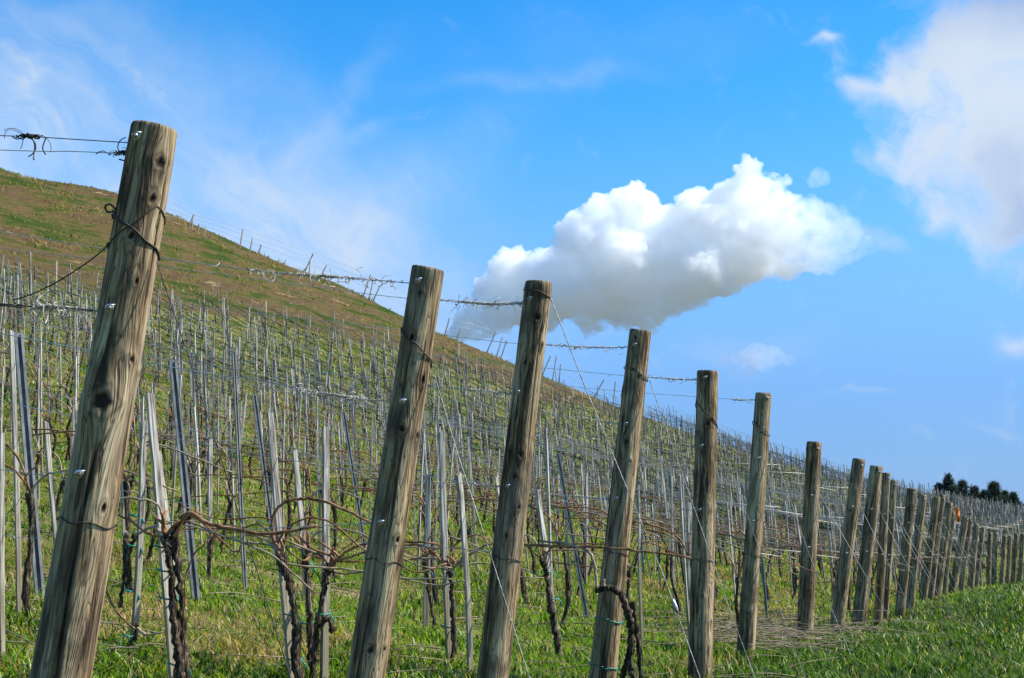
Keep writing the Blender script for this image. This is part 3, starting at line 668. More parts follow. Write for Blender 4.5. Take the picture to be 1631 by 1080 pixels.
# generic vines: slope bins x variants, in row coordinates (x up the row, y along the posts)
VM = {}
def vine_variant(slope, k, far):
    r = np.random.default_rng(100 + k * 7 + int(slope * 50)); h = r.uniform(.5, .72); o = np.array([r.uniform(.03, .09) * (1 if k % 2 else -1), 0, 0])
    tr = [o + (r.uniform(-.12, .12), 0, -.08), o + (r.uniform(-.05, .05), r.uniform(-.03, .03), h * .3), o + (r.uniform(-.03, .03), r.uniform(-.03, .03), h * .65), o * .5 + (0, 0, h)]
    hd = np.array(tr[-1]); cs = []
    for s in ((1, -1, 1) if k % 3 else (1, -1)):
        L = r.uniform(.6, 1.25); rise = r.uniform(.08, .22)
        f = lambda a, up: hd + np.array([s * a, r.uniform(-.03, .03), up + s * a * slope])
        cs.append([hd, f(.08, rise), f(.25 * L, rise + .06), f(.6 * L, .22), f(L, .16)])
    sp_ = [hd, hd + (r.uniform(-.05, .05), .02, .08), hd + (r.uniform(-.08, .08), .04, .16 + .3 * r.random())]
    return tr, cs, sp_, r
STK_IN, STL_IN, VIN_IN = [], [], []
row_v = [R3, R4, R5, R6, 12.55]
row_posts = {R1: P1, R2: P2, R3: P3, R4: P4, R5: P5, R6: P6}
vs_ = sorted(p.v for p in POSTS[6:])
v = 14.04
while v < 160: row_v.append(v); v += 1.68
def seen(P, m=40):
    x, y, d = proj(P); return (d > 1) & (x > -m) & (x < 1631 + m) & (y < 1080 + m)
rr = random.Random(5)
for v in row_v:
    umin = {R3: 2.9, R4: 3.4, R5: .9}.get(v, .35 + rr.random() * .5); umax = float(boundary(v)) + rr.uniform(-1.2, 1.2)
    if v > 60: umax = min(umax, 50)
    u = umin; i = 0; mphase = rr.randrange(4)
    while u < umax:
        uu = u + rr.uniform(-.1, .1)
        if all(abs(uu - a) > .3 or abs(v - b) > .5 for a, b in OWN) and rr.random() > .04:
            vv = v + rr.uniform(-.06, .06)
            STK_IN.append((uu, vv)); VIN_IN.append((uu + rr.uniform(-.05, .05), vv - .04))
        if i % 7 == mphase % 7 and all(abs(uu + .5 - a) > 1. or abs(v - b) > .8 for a, b in OWNM): STL_IN.append((uu + .5, v))
        if rr.random() < .38: STK_IN.append((uu + .42, v + rr.uniform(-.05, .05))); VIN_IN.append((uu + .5, v + .03))
        u += 1.08; i += 1
def in_view(lst, n):
    a = np.array(lst); P = np.array([W(u, v, .5) for u, v in lst]); T = np.array([W(u, v, 1.4) for u, v in lst])
    ok = seen(P) | seen(T); a = a[ok]; d = proj(P[ok])[2]; o = np.argsort(d); return a[o[:n]], a[o[n:]]
near_s, far_s = in_view(STK_IN, 300 - 14); near_v, far_v = in_view(VIN_IN, 300 - 10); near_m, far_m = in_view(STL_IN, 240)
print('stakes', len(near_s), len(far_s), 'vines', len(near_v), len(far_v), 'steel', len(near_m), len(far_m))
ANG = math.atan2(U2[1], U2[0])
def lean_axis(r, s=.06, bias=0.):
    ax = np.array([r.gauss(bias, s), r.gauss(0, s), 1.]); return ax / np.linalg.norm(ax)
SM = [stake_mesh(h, w, 50 + i) for i, (h, w) in enumerate([(1.32, .025), (1.42, .021), (1.25, .02), (1.5, .028), (1.38, .018), (1.2, .024)])]
SLAB = ['thin weathered grey stake beside a vine on the planted slope']
r5 = random.Random(9)
for u, v in near_s:
    P = W(u, v); o = link('stake', SM[r5.randrange(6)], mat4=frame_at(P, lean_axis(r5, .045, -.05), r5.uniform(0, 1.5))); o.scale = (1, 1, r5.uniform(.85, 1.15))
    tag(o, SLAB[0], 'stake', 'grey stakes among the vines on the slope')
STM = [steel_mesh(h, .028) for h in (1.75, 1.85, 1.65)]
for u, v in near_m:
    P = W(u, v); o = link('steel_post', STM[r5.randrange(3)], mat4=frame_at(P, lean_axis(r5, .02, -.085), r5.uniform(-.4, .4)))
    tag(o, 'slender galvanised steel post standing among the stakes on the planted slope', 'steel post', 'steel posts among the stakes on the slope')
VAR = {}
for sl in (.18, .34, .52):
    for k in range(5):
        tr, cs, sp_, r = vine_variant(sl, k, False)
        t = mesh('trunk', *trunk_geo(tr, .019, .015, 8, r, 6, .26), M_BARK)
        c = [mesh('cane', *cane_geo(q, .0072, .0045, 5, r, 5), M_CANE if (k + i) % 2 == 0 else M_PALECANE) for i, q in enumerate(cs)]
        one = [(t, c)]; VAR[(sl, k)] = (t, c, mesh('spur', *tube(smooth_path(sp_, 3), .005, 4), M_CANE))
slope_at = lambda u: .15 + .0142 * u
for u, v in near_v:
    sl = min((.18, .34, .52), key=lambda s: abs(s - slope_at(u))); t, c, sp_ = VAR[(sl, r5.randrange(5))]
    root = link('grapevine', None, loc=W(u, v)); root.rotation_euler = (0, 0, ANG + r5.uniform(-.15, .15)); s = r5.uniform(.85, 1.15); root.scale = (s, r5.choice((-1, 1)) * s, s)
    tag(root, 'dark pruned vine with thin canes on a wire of the planted slope', 'grapevine', 'dark pruned vines on the slope')
    link('trunk', t, root)
    for q in c: link('cane', q, root)
    link('spur', sp_, root)
# what lies too far up to be told apart
def scatter(parts_fn, pts, name, mat, label, cat):
    V, Fc, o = [], [], 0
    for u, v in pts:
        vv, f = parts_fn(u, v); V.append(vv); Fc += [tuple(i + o for i in q) for q in f]; o += len(vv)
    if V: tag(link(name, mesh(name, np.concatenate(V), Fc, mat, False)), label, cat, kind='stuff')
def far_stake(u, v):
    P = W(u, v); h = r5.uniform(1.15, 1.6); ax = lean_axis(r5, .06, -.05); w = r5.uniform(.013, .02)
    c = [(-w, -w), (w, -w), (w, w), (-w, w)]; a = r5.uniform(0, 1.5); ca, sa = math.cos(a), math.sin(a)
    vs = [P + np.array([x * ca - y * sa, x * sa + y * ca, 0]) + ax * z for z in (-.1, h) for x, y in c]
    return np.array(vs), [(0, 1, 5, 4), (1, 2, 6, 5), (2, 3, 7, 6), (3, 0, 4, 7), (4, 5, 6, 7)]
scatter(far_stake, far_s, 'distant_stake_mass', M_FARWOOD, 'mass of pale stakes too far up the slope to count', 'stakes')
def far_vine(u, v):
    P = W(u, v); tr, cs, sp_, r = vine_variant(slope_at(u), r5.randrange(5), True); R = np.array([[U2[0], V2[0], 0], [U2[1], V2[1], 0], [0, 0, 1]])
    g = [tube(smooth_path(tr, 2), .022, 4, .15)] + [tube(smooth_path(q, 2), .008, 3, cap=False) for q in cs]
    vv, f = join(g); return vv @ R.T + P, f
scatter(far_vine, far_v, 'distant_vine_mass', M_FARVINE, 'mass of dark pruned vines too far up the slope to count', 'vines')
def far_steel(u, v):
    P = W(u, v); ax = lean_axis(r5, .02, -.085); w = .022; c = [(-w, -w), (w, -w), (w, w), (-w, w)]; h = r5.uniform(1.6, 1.85)
    return np.array([P + np.array([x, y, 0]) + ax * z for z in (-.1, h) for x, y in c]), [(0, 1, 5, 4), (1, 2, 6, 5), (2, 3, 7, 6), (3, 0, 4, 7), (4, 5, 6, 7)]
scatter(far_steel, far_m, 'distant_steel_post_mass', M_STEEL, 'mass of steel posts too far up the slope to count', 'steel posts')

# ------------------------------------------------------------------ wires
def tendrils(path, n, r, clump=None, ln=.05):
    g = []
    path = np.asarray(path)
    for _ in range(n):
        f = r.random() if clump is None else min(1, max(0, r.gauss(clump[0], clump[1])))
        i = min(len(path) - 2, int(f * (len(path) - 1))); fr = f * (len(path) - 1) - i; P = path[i] * (1 - fr) + path[i + 1] * fr
        d = path[i + 1] - path[i]; d = d / np.linalg.norm(d)
        L = ln * r.uniform(.3, 1.6); m = r.random()
        if m < .55:      # wound along the wire
            t = np.linspace(0, 1, 7); ph = r.uniform(0, 6); rad = .004 + .005 * r.random()
            Q = P + d * (t * L - L / 2)[:, None] + np.stack([np.zeros(7), np.cos(t * 9 + ph) * rad, np.sin(t * 9 + ph) * rad], 1)
        else:
            dr = np.array([r.gauss(0, .6), r.gauss(0, .6), r.gauss(-.35, .7)]); dr = d * r.gauss(0, 1) + dr; dr /= np.linalg.norm(dr)
            t = np.linspace(0, 1, 12); e1 = np.cross(dr, [.3, .2, 1.]); e1 /= np.linalg.norm(e1); e2 = np.cross(dr, e1); ph = r.uniform(0, 6); cu = L * r.uniform(.08, .3); tw = r.uniform(2, 9)
            Q = P + dr * (t * L * .7)[:, None] + (np.sin(ph + tw * t) - math.sin(ph))[:, None] * cu * e1 + (np.cos(ph + tw * t) - math.cos(ph))[:, None] * cu * e2
        g.append(tube(Q, (.0009 + .0014 * r.random()) * (1 if ln < .1 else 3.2), 4 if ln < .1 else 3))
    return join(g)
G_W = 'trellis wires of the vine rows'
rw = random.Random(21)
def wire(path, rad, label, tend=0, clump=None, mat=None, ln=.05, group=G_W, sides=5, tmat=None):
    path = np.asarray(path); o = link('trellis_wire', mesh('trellis_wire', *tube(path, rad, sides), mat or M_WIRE)); tag(o, label, 'wire', group)
    if tend:
        c = link('dry_tendril', mesh('dry_tendril', *tendrils(path, tend, rw, clump, ln), tmat or (M_RUST if mat is M_RUST else M_TENDRIL)), o); c['kind'] = 'stuff'
    return o
def row_wire(v, px_pts, uend, h_end=None, n=14):
    """starts through photo points on the row plane (from the post outward), then follows the ground"""
    A = [on_row(a, b, v) for a, b in px_pts]; u0, h0 = UV(A[-1])[0], A[-1][2] - float(terr(*UV(A[-1])))
    Q = list(A)
    for u in np.linspace(u0, uend, max(3, int((uend - u0) / 1.1)))[1:]: Q.append(W(u, v, h0 + .02 * math.sin(u * 3)))
    return smooth_path(Q, 4)
names = ['top', 'middle', 'lower', 'lowest']
wire(row_wire(R1, [(217, 228), (120, 222), (40, 217), (0, 216)], 8), .0016, 'upper of two wires leaving the top bolt of the largest post', 18, (.26, .06), M_RUST, .06)
wire(row_wire(R1, [(217, 228), (200, 243), (110, 241), (0, 239)], 8), .0014, 'sagging lower wire of the pair from the top of the largest post', 16, (.13, .02), tmat=M_RUST)
wire(row_wire(R1, [(174, 497), (150, 495), (75, 488), (0, 484)], 8), .0024, 'thick dark wire at the middle bolt of the largest post', 60, (.24, .06), M_RUST, tmat=M_TENDRIL)
wire(row_wire(R1, [(186, 375), (150, 410), (80, 455), (20, 478), (-40, 482)], 5), .0022, 'dark slanting wire pulled from the crossed tie of the largest post', 0, None, M_RUST)
wire(row_wire(R1, [(127, 755), (70, 752), (0, 748)], 8), .0014, 'thin wire leaving the lowest bolt of the largest post', 6)
wire(row_wire(R2, [(665, 452), (560, 443), (440, 434), (250, 410)], 12), .0022, 'top wire of the stout second post, hung with pale dry tendrils', 90, (.13, .05), None, .06)
wire(row_wire(R2, [(640, 641), (580, 636), (500, 624), (408, 604), (300, 590)], 12), .002, 'middle wire of the stout second post with tangled dry tendrils', 70, (.13, .035))
wire(row_wire(R2, [(606, 832), (500, 838), (300, 846), (100, 850), (0, 852)], 12), .0016, 'low wire of the second post carrying the brown canes', 14)
wire(row_wire(R3, [(843, 482), (780, 484), (706, 478), (600, 470)], 14), .0018, 'tendril covered top wire crossing the sky to the third post', 110, (.08, .045), None, .05)
wire(row_wire(R3, [(824, 628), (760, 622), (690, 614)], 14), .0018, 'middle wire of the third end post', 30, (.05, .04))
wire(row_wire(R3, [(808, 776), (740, 770), (640, 762)], 14), .0016, 'lower wire of the third end post', 20, (.05, .05))
wire(row_wire(R3, [(796, 880), (700, 872), (560, 862)], 14), .0016, 'lowest wire of the third end post under a cane', 10)
wire(row_wire(R4, [(1010, 553), (940, 553), (870, 549), (800, 545)], 18), .0018, 'top wire of the fourth end post crossing the sky', 80, (.07, .045), None, .045)
wire(row_wire(R4, [(996, 677), (940, 668), (880, 660)], 18), .0018, 'middle wire of the fourth end post', 24, (.05, .05))
wire(row_wire(R4, [(981, 797), (920, 790), (860, 786)], 18), .0018, 'lower wire of the fourth end post', 24, (.05, .05))
wire(row_wire(R5, [(1123, 605), (1080, 604), (1038, 601), (980, 597)], 22), .0019, 'top wire of the straightest end post crossing the sky', 60, (.06, .04), None, .045)
wire(row_wire(R5, [(1117, 713), (1060, 706), (1000, 700)], 22), .0018, 'middle wire of the straightest end post', 24, (.04, .04))
wire(row_wire(R5, [(1114, 815), (1060, 808), (1000, 802)], 22), .0018, 'lower wire of the straightest end post', 20, (.04, .04))
wire(row_wire(R6, [(1222, 636), (1180, 637), (1140, 634)], 26), .0019, 'top wire of the sixth end post crossing the sky', 44, (.03, .03), None, .04)
for y0, y1, w_ in ((730, 726, 'middle'), (832, 828, 'lower')): wire(row_wire(R6, [(1205, y0), (1150, y1)], 26), .0018, f'{w_} wire of the sixth end post', 20, (.04, .04))
k = 0
for v in row_v[4:]:
    if v > 118: break
    ue = float(boundary(v)); ue = min(ue, 45)
    hs = (.84, 1.25, 1.62) if v < 60 else (.9, 1.55)
    for h in hs:
        us = np.arange(0.05, ue, 1.3); ph = rw.uniform(0, 6)
        Q = smooth_path([W(u, v, h + .03 * math.sin(u * 2.2 + ph)) for u in us], 2)
        wire(Q, .0022 if v < 30 else .0028, 'thin wire strung along a vine row on the planted slope', int(60 if v < 30 else 22 if v < 70 else 0), None, None, .07 if v < 30 else .16, 'wires along the vine rows on the slope', 4 if v < 30 else 3)

# guy wires
G_G = 'guy wires of the end posts'
def guy(v, pts, label, rad=.0026, dv=0., tens=None, mat=None):
    A = [on_row(a, b, v) for a, b in pts]; d = A[-1] - A[-2]; P = A[-1].copy(); s = 0
    while P[2] > float(terr(*UV(P))) - .05 and s < 2: P = P + d / np.linalg.norm(d) * .02; s += .02
    Q = np.array(A + [P]); n = 80; t = np.linspace(0, 1, n); L = np.concatenate([[0], np.cumsum(np.linalg.norm(np.diff(Q, axis=0), axis=1))]); L /= L[-1]
    path = np.stack([np.interp(t, L, Q[:, i]) for i in range(3)], 1)
    d = (path[-1] - path[0]); d /= np.linalg.norm(d); e1 = np.cross(d, [0, 0, 1.]); e1 /= np.linalg.norm(e1); e2 = np.cross(d, e1)
    tt = np.linspace(0, 160, n * 6); base = np.stack([np.interp(np.linspace(0, 1, n * 6), t, path[:, i]) for i in range(3)], 1)
    g = [tube(base + (np.cos(tt + ph) * rad * .3)[:, None] * e1 + (np.sin(tt + ph) * rad * .3)[:, None] * e2, rad * .6, 4) for ph in (0, math.pi)]
    o = link('guy_wire', mesh('guy_wire', *join(g), mat or M_GUY)); tag(o, label, 'guy wire', G_G)
    if tens:
        C = on_row(*tens, v); l = np.linspace(-.035, .035, 9); g = tube(C + d * l[:, None], .011 * np.sqrt(np.clip(1 - (l / .037) ** 2, .05, 1)), 8)
        link('tensioner', mesh('tensioner', *g, M_ZINC), o)
guy(R1, [(250, 417), (308, 592), (410, 911), (463, 1080)], 'dark guy wire slanting down from the largest post', .0022, mat=M_RUST)
guy(R2, [(692, 598), (726, 714), (779, 876), (841, 1073)], 'guy wire from the stout second post crossing before the third post', .0026)
guy(R3, [(877, 474), (930, 612), (1000, 782), (1060, 925), (1115, 1080)], 'long pale guy wire from the top of the third post, with a tensioner', .003, tens=(1075, 965))
guy(R4, [(1034, 604), (1056, 668), (1112, 828), (1170, 993), (1197, 1065)], 'guy wire from the fourth end post passing behind the straightest post', .0028)
guy(R5, [(1144, 690), (1160, 735), (1250, 990)], 'guy wire from the straightest end post', .002)
guy(R6, [(1224, 696), (1290, 887), (1334, 993)], 'pale guy wire from the sixth end post crossing the seventh', .0032)
for i, p in enumerate(POSTS[6:22]):
    T = p.base + p.ax * (p.H * .8); g0 = UV(p.base); A = W(g0[0] - .95, g0[1], -.03)
    v, f = tube(np.array([T, (T + A) / 2, A]), .003, 4); tag(link('guy_wire', mesh('guy_wire', v, f, M_GUY)), f'guy wire from the {ORD[i]} wooden end post down to the grass', 'guy wire', G_G)

# ------------------------------------------------------------------ prunings on the ground (uncountable)
def prunings(n, name, label, where):
    r = random.Random(77); g = []
    for _ in range(n):
        u, v, L, lift = where(r); P = W(u, v, .012 + lift); a = r.uniform(0, 6.28) if r.random() < .4 else r.gauss(math.pi - ANG * 0 + PHI * 0, .35) + (0 if r.random() < .5 else math.pi)
        d = np.array([math.cos(a), math.sin(a), r.gauss(.03, .10)]); s = np.array([-d[1], d[0], 0]) * r.gauss(0, .12)
        Q = smooth_path([P - d * L / 2, P + s * L * .5 + (0, 0, r.uniform(0, .05)), P + d * L / 2 + np.array([0, 0, r.uniform(-.01, .06)])], 3)
        g.append(tube(Q, r.uniform(.0016, .0042), 4, cap=False))
    v, f = join(g); return tag(link(name, mesh(name, v, f, M_LITTER)), label, 'prunings', kind='stuff')
def w1(r):
    rr_ = math.exp(r.uniform(math.log(6.5), math.log(30))); a = math.radians(r.uniform(-24, 12)); x, y = rr_ * math.sin(a), rr_ * math.cos(a)
    return x * U2[0] + y * U2[1] - D, x * V2[0] + y * V2[1], r.uniform(.15, .8), 0
prunings(650, 'vine_prunings', 'pale pruned vine canes strewn over the grass between the rows', w1)
def w2(r):
    return r.gauss(.35, .4), r.gauss(13.4, .9) if r.random() < .8 else r.uniform(11, 17), r.uniform(.2, .9), abs(r.gauss(0, .07))
prunings(300, 'pruning_heap', 'heap of tan prunings round the foot of the seventh end post', w2)
def w3(r): return r.uniform(-1.3, -.1), r.uniform(11, 40), r.uniform(.1, .5), 0
prunings(130, 'lane_twigs', 'scattered dry twigs along the grassy lane', w3)

# ------------------------------------------------------------------ posts and wires along the crest
RID = [(309, 342, 300, 358), (307, 350, 306, 361), (317, 357, 316, 367), (327, 362, 325, 372), (387, 365, 382, 391), (402, 380, 398, 397), (416, 390, 411, 402), (499, 404, 485, 430), (494, 414, 492, 433), (520, 423, 509, 441),
    (590, 438, 578, 470), (594, 447, 588, 474), (605, 455, 594, 476), (716, 506, 708, 528), (733, 525, 727, 537), (790, 528, 775, 553), (800, 537, 790, 560), (807, 543, 797, 563), (877, 567, 863, 596), (886, 567, 880, 602), (893, 580, 890, 607), (962, 605, 945, 632), (980, 608, 976, 645)]
WHERE = ['first pair, leaning', 'first pair, upright', 'just past the first pair', 'shortest past the first pair', 'alone and upright, the tallest left of the wire', 'second of the loose three', 'third of the loose three', 'second pair, leaning like a strut', 'second pair, upright', 'leaning alone past the second pair',
    'third cluster, slanting', 'third cluster, thin', 'third cluster, leaning outermost', 'alone between second and third end posts', 'stub past the lone crest stake', 'fourth cluster, slanting strut', 'fourth cluster, middle', 'fourth cluster, lowest', 'slanting above the third end post', 'upright beside the slanting crest stake', 'short beside the upright crest stake', 'slanting beside the fourth end post', 'upright beside the fourth end post']
tops = []
for k, (tx, ty, bx, by) in enumerate(RID):
    B = hit(bx, by + 4, 30, 150)
    T = EYE + ray(tx, ty) * (B[1] / ray(tx, ty)[1]); _, _, d = proj(B); Bx, By, _ = proj(B)
    L = T - B; ax = L / np.linalg.norm(L); H = max(.35, np.linalg.norm(L))
    o = link('crest_stake', stake_mesh(H, .075, 300 + k, 'crest_stake'), mat4=frame_at(B, ax, .4)); tag(o, f'weathered stake on the hill crest: {WHERE[k]}', 'stake', 'stakes along the hill crest'); tops.append((B, T))
main = [0, 4, 7, 10, 13, 15, 18, 21]
for j, f in enumerate((.98, .72, .45)):
    d0 = tops[0][0][1]; r0 = ray(262, (318, 331, 343)[j]); Q = [EYE + r0 * (d0 * .93 / r0[1])]
    Q += [tops[i][0] + (tops[i][1] - tops[i][0]) * 1. * f + np.array([0, 0, .0]) for i in main] + [W(22, 118, 1.2 + .3 * f)]
    R_ = [Q[0]]
    for a, b in zip(Q[:-1], Q[1:]): R_ += [(a + b) / 2 + np.array([0, 0, .06]), b]
    wire(smooth_path(R_, 2), .007, f'{("highest", "middle", "lowest of three")[j]} thin wire strung along the hill crest', 0, None, M_WIRE, .05, 'wires along the hill crest', 4)

# ------------------------------------------------------------------ trees beyond the crest
def mat_needle():
    m = mat_blade('needle_foliage', .2, .6); return m
M_NEEDLE = mat_needle()
def tree(px, py_top, dist, H, wid, label, seed, name='pine_tree'):
    r = np.random.default_rng(seed); T = EYE + ray(px, py_top + 5) * dist; B = T - np.array([0, 0, H])
    root = link(name, None, loc=B); tag(root, label, 'tree', 'dark trees beyond the vineyard')
    g = [tube(smooth_path([(0, 0, -1), (.05, 0, H * .4), (-.05, .05, H * .75), (0, 0, H * .97)], 4), np.linspace(.2, .03, 13), 8)]
    tips = []
    for i in range(60):
        f = r.uniform(.30, .97); a = r.uniform(0, 6.28); L = wid * (1.05 - f) ** .9 * r.uniform(.4, 1.25)
        s = np.array([0, 0, H * f]); e = s + np.array([math.cos(a) * L, math.sin(a) * L, L * r.uniform(-.05, .45)])
        m_ = (s + e) / 2 + np.array([0, 0, -.08 * L]); g.append(tube(smooth_path([s, m_, e], 3), np.linspace(.045, .012, 7), 5))
        tips += [(e, L), ((e + m_) / 2, L), (m_, L * .7)]
    tips += [(np.array([0, 0, H * .98]), .4)]
    link('trunk', mesh('trunk', *join(g), M_FARVINE), root)
    V, c = [], []
    for e, L in tips:
        n = 34; d = r.normal(size=(n, 3)); d[:, 2] += .5; d /= np.linalg.norm(d, axis=1)[:, None]
        o = e + r.normal(size=(n, 3)) * .19; s = np.cross(d, r.normal(size=(n, 3))); s /= np.linalg.norm(s, axis=1)[:, None]; l = r.uniform(.25, .6, n)[:, None]
        V.append(np.stack([o - s * .045, o + s * .045, o + d * l], 1)); k = r.uniform(.6, 1.3, (n, 1)) * np.array([[.036, .052, .04]]) * r.uniform(.7, 1.3); c.append(np.repeat(k, 3, 0))
    V = np.concatenate(V).reshape(-1, 3); c = np.concatenate(c)
    me = fast_mesh('crown', V, np.arange(len(V)).reshape(-1, 3), M_NEEDLE, 3); at = me.attributes.new('bc', 'FLOAT_COLOR', 'POINT')
    at.data.foreach_set('color', np.concatenate([c, np.ones((len(c), 1))], 1).astype(np.float32).ravel()); link('crown', me, root)
tree(1510, 752, 200, 7.5, 2.6, 'tallest dark evergreen with a thin spire above the crest', 1)
tree(1532, 762, 205, 6.6, 2.8, 'broad dark evergreen joined to the tallest one', 2)
tree(1552, 772, 205, 5.8, 2.6, 'lower rounded evergreen on the outer flank of the broad one', 3)
tree(1583, 764, 200, 6.6, 2.3, 'solitary pointed evergreen past the gap in the treetops', 4)
tree(1496, 768, 200, 5.0, 2.2, 'low dark evergreen at the near foot of the tallest one', 6)
tree(1568, 779, 205, 5.0, 2.4, 'lowest dark evergreen filling the dip before the solitary pointed one', 7)
tree(1600, 780, 204, 4.6, 2.2, 'low evergreen just past the solitary pointed one', 8)
tree(1614, 781, 205, 5.4, 2.2, 'small evergreen next to the edge of the photo', 5)

# ------------------------------------------------------------------ the orange ribbon
T = on_row(1517, 813, POSTS[16].v); Q = smooth_path([T + (0, 0, .05), T + (.07, 0, .06), T + (.12, .02, -.02), T + (.10, -.03, -.13), T + (.13, .02, -.24)], 5)
w = np.array([.032, -.02, .0]); vs = np.concatenate([Q - w, Q + w, Q - w + (.0, .012, 0), Q + w + (0, .012, 0)]); n = len(Q)
fs = []
for i in range(n - 1): fs += [(i, i + 1, n + i + 1, n + i), (2 * n + i, 3 * n + i, 3 * n + i + 1, 2 * n + i + 1), (i, 2 * n + i, 2 * n + i + 1, i + 1), (n + i, n + i + 1, 3 * n + i + 1, 3 * n + i)]
tag(link('ribbon', mesh('ribbon', vs, fs, M_ORANGE)), 'bright orange ribbon hanging from a distant end post', 'ribbon')

# ------------------------------------------------------------------ cumulus clouds: puffy volumes of droplets far beyond the hill
def mat_cloud(name, dens, er, thin_x=None):
    m = bpy.data.materials.new(name); m.use_nodes = True; t = NT(m.node_tree); t.n.remove(t.n['Principled BSDF'])
    P = t.a('ShaderNodeNewGeometry').outputs['Position']
    thin = t.step(t.a('ShaderNodeSeparateXYZ', {0: P}).outputs[0], thin_x[1], thin_x[0]) if thin_x else None
    n = t.noise(P, 1. / er, 3., .6)
    d = t.m('MULTIPLY', t.step(n, .30, .52), dens)
    if thin is not None: d = t.m('MULTIPLY', d, t.m('ADD', t.m('MULTIPLY', thin, .86), .14))
    vs = t.a('ShaderNodeVolumeScatter', {'Color': (.935, .968, 1., 1), 'Density': d, 'Anisotropy': .1})
    t.l.new(vs.outputs[0], t.n['Material Output'].inputs['Volume']); return m
def cloud(name, balls, dist, label, dens, vox, d1, d2, er=9., thin_x=None):
    parts = []; r = random.Random(3); k = dist / F
    import bmesh
    bm = bmesh.new()
    for (x, y, rad) in balls:
        rad *= 1.13
        P = EYE + ray(x, y) * dist + np.array([0, r.uniform(-.5, .5) * rad * k, 0])
        bmesh.ops.create_icosphere(bm, subdivisions=3, radius=rad * k, matrix=Matrix.Translation(Vector(P)) @ Matrix.Diagonal((1, 1, .92, 1)))
    me = bpy.data.meshes.new(name); bm.to_mesh(me); bm.free(); me.materials.append(mat_cloud(name, dens, er, thin_x))
    o = link(name, me)
    md = o.modifiers.new('union', 'REMESH'); md.mode = 'VOXEL'; md.voxel_size = vox; md.use_smooth_shade = True
    for i, (sz, st) in enumerate((d1, d2, (d2[0] * .4, d2[1] * .42))):
        tx = bpy.data.textures.new(f'{name}_puff_{i}', 'CLOUDS'); tx.noise_scale = sz; tx.noise_depth = 2; tx.noise_basis = 'VORONOI_F1' if i else 'BLENDER_ORIGINAL'
        dm = o.modifiers.new(f'puff_{i}', 'DISPLACE'); dm.texture = tx; dm.texture_coords = 'GLOBAL'; dm.strength = -st; dm.mid_level = .45
    tag(o, label, 'cloud', kind='thing'); return o
BALLS = [(818, 440, 42), (790, 468, 34), (850, 455, 40), (760, 500, 28), (735, 520, 22), (800, 500, 36), (922, 385, 46), (900, 430, 50), (960, 362, 44), (1012, 330, 38), (1018, 303, 18), (985, 420, 74), (1060, 378, 60), (1120, 352, 50), (1170, 325, 46), (1195, 276, 24), (1218, 296, 30), (1185, 380, 70), (1100, 425, 62),
    (1040, 458, 48), (960, 470, 44), (900, 478, 42), (1240, 352, 46), (1250, 400, 42), (1298, 355, 36), (1335, 378, 34), (1312, 402, 36), (1362, 385, 22), (1388, 398, 13), (1250, 282, 14), (880, 505, 26), (1000, 500, 30), (1080, 478, 30), (1150, 440, 34), (940, 512, 26), (840, 502, 30), (745, 505, 24), (770, 525, 22), (1030, 505, 26), (725, 535, 18), (1360, 400, 22), (1330, 360, 36)]
cloud('cumulus_cloud', BALLS, 900, 'large bright heaped cloud with a blue grey base above the posts', .16, 1.3, (24., 13.), (10., 9.5), 11., (135., 225.))
cloud('puff_cloud', [(1303, 282, 15), (1296, 290, 11), (1312, 288, 10)], 900, 'tiny round puff of cloud above the heaped one', .03, 1.2, (6., 3.), (2.5, 1.2))
cloud('small_cloud', [(1180, 572, 16), (1205, 564, 20), (1230, 568, 18), (1258, 575, 11), (1215, 574, 18)], 900, 'small flat mauve cloud under the heaped one', .02, 1.6, (8., 4.), (3., 1.5))

# ------------------------------------------------------------------ sky and sun
SUN_AZ, SUN_EL = 87., 46.       # degrees clockwise from straight ahead, and above the horizon
w = bpy.data.worlds.new('World'); scene.world = w; w.use_nodes = True; t = NT(w.node_tree)
sky = t.n.new('ShaderNodeTexSky'); sky.sky_type = 'NISHITA'; sky.sun_disc = False; sky.sun_elevation = math.radians(SUN_EL); sky.sun_rotation = math.radians(SUN_AZ)
sky.air_density = 1.0; sky.dust_density = .4; sky.ozone_density = 2.2
dirv = t.a('ShaderNodeTexCoord').outputs['Generated']
sx = t.a('ShaderNodeSeparateXYZ', {0: dirv}); X, Y, Z = sx.outputs
dd = t.m('MAXIMUM', t.m('ADD', t.m('MULTIPLY', Y, cp), t.m('MULTIPLY', Z, sp)), .05)
a = t.m('DIVIDE', X, dd); b = t.m('DIVIDE', t.m('SUBTRACT', t.m('MULTIPLY', Z, cp), t.m('MULTIPLY', Y, sp)), dd)
ab = t.a('ShaderNodeCombineXYZ', {0: a, 1: b}).outputs[0]
wp = t.a('ShaderNodeTexNoise', {'Vector': ab, 'Scale': 7., 'Detail': 4., 'Roughness': .55}).outputs['Color']
abw = t.vm('ADD', ab, t.vm('MULTIPLY', t.vm('SUBTRACT', wp, (.5, .5, .5)), (.13, .13, 0)))
def blob(px, py, rx, ry, rot=0., vec=None):
    v = t.vm('SUBTRACT', vec or abw, ((px - CX) / F, (CY - py) / F, 0.))
    if rot: v = t.a('ShaderNodeVectorRotate', {'Vector': v, 'Angle': math.radians(rot)}, rotation_type='Z_AXIS').outputs[0]
    v = t.vm('MULTIPLY', v, (F / rx, F / ry, 0.)); l = t.a('ShaderNodeVectorMath', {0: v}, operation='LENGTH').outputs['Value']
    return t.m('EXPONENT', t.m('MULTIPLY', t.m('MULTIPLY', l, l), -1.))
def add(*q):
    o = q[0]
    for k in q[1:]: o = t.m('ADD', o, k)
    return o
def mul(x, k): return t.m('MULTIPLY', x, k)
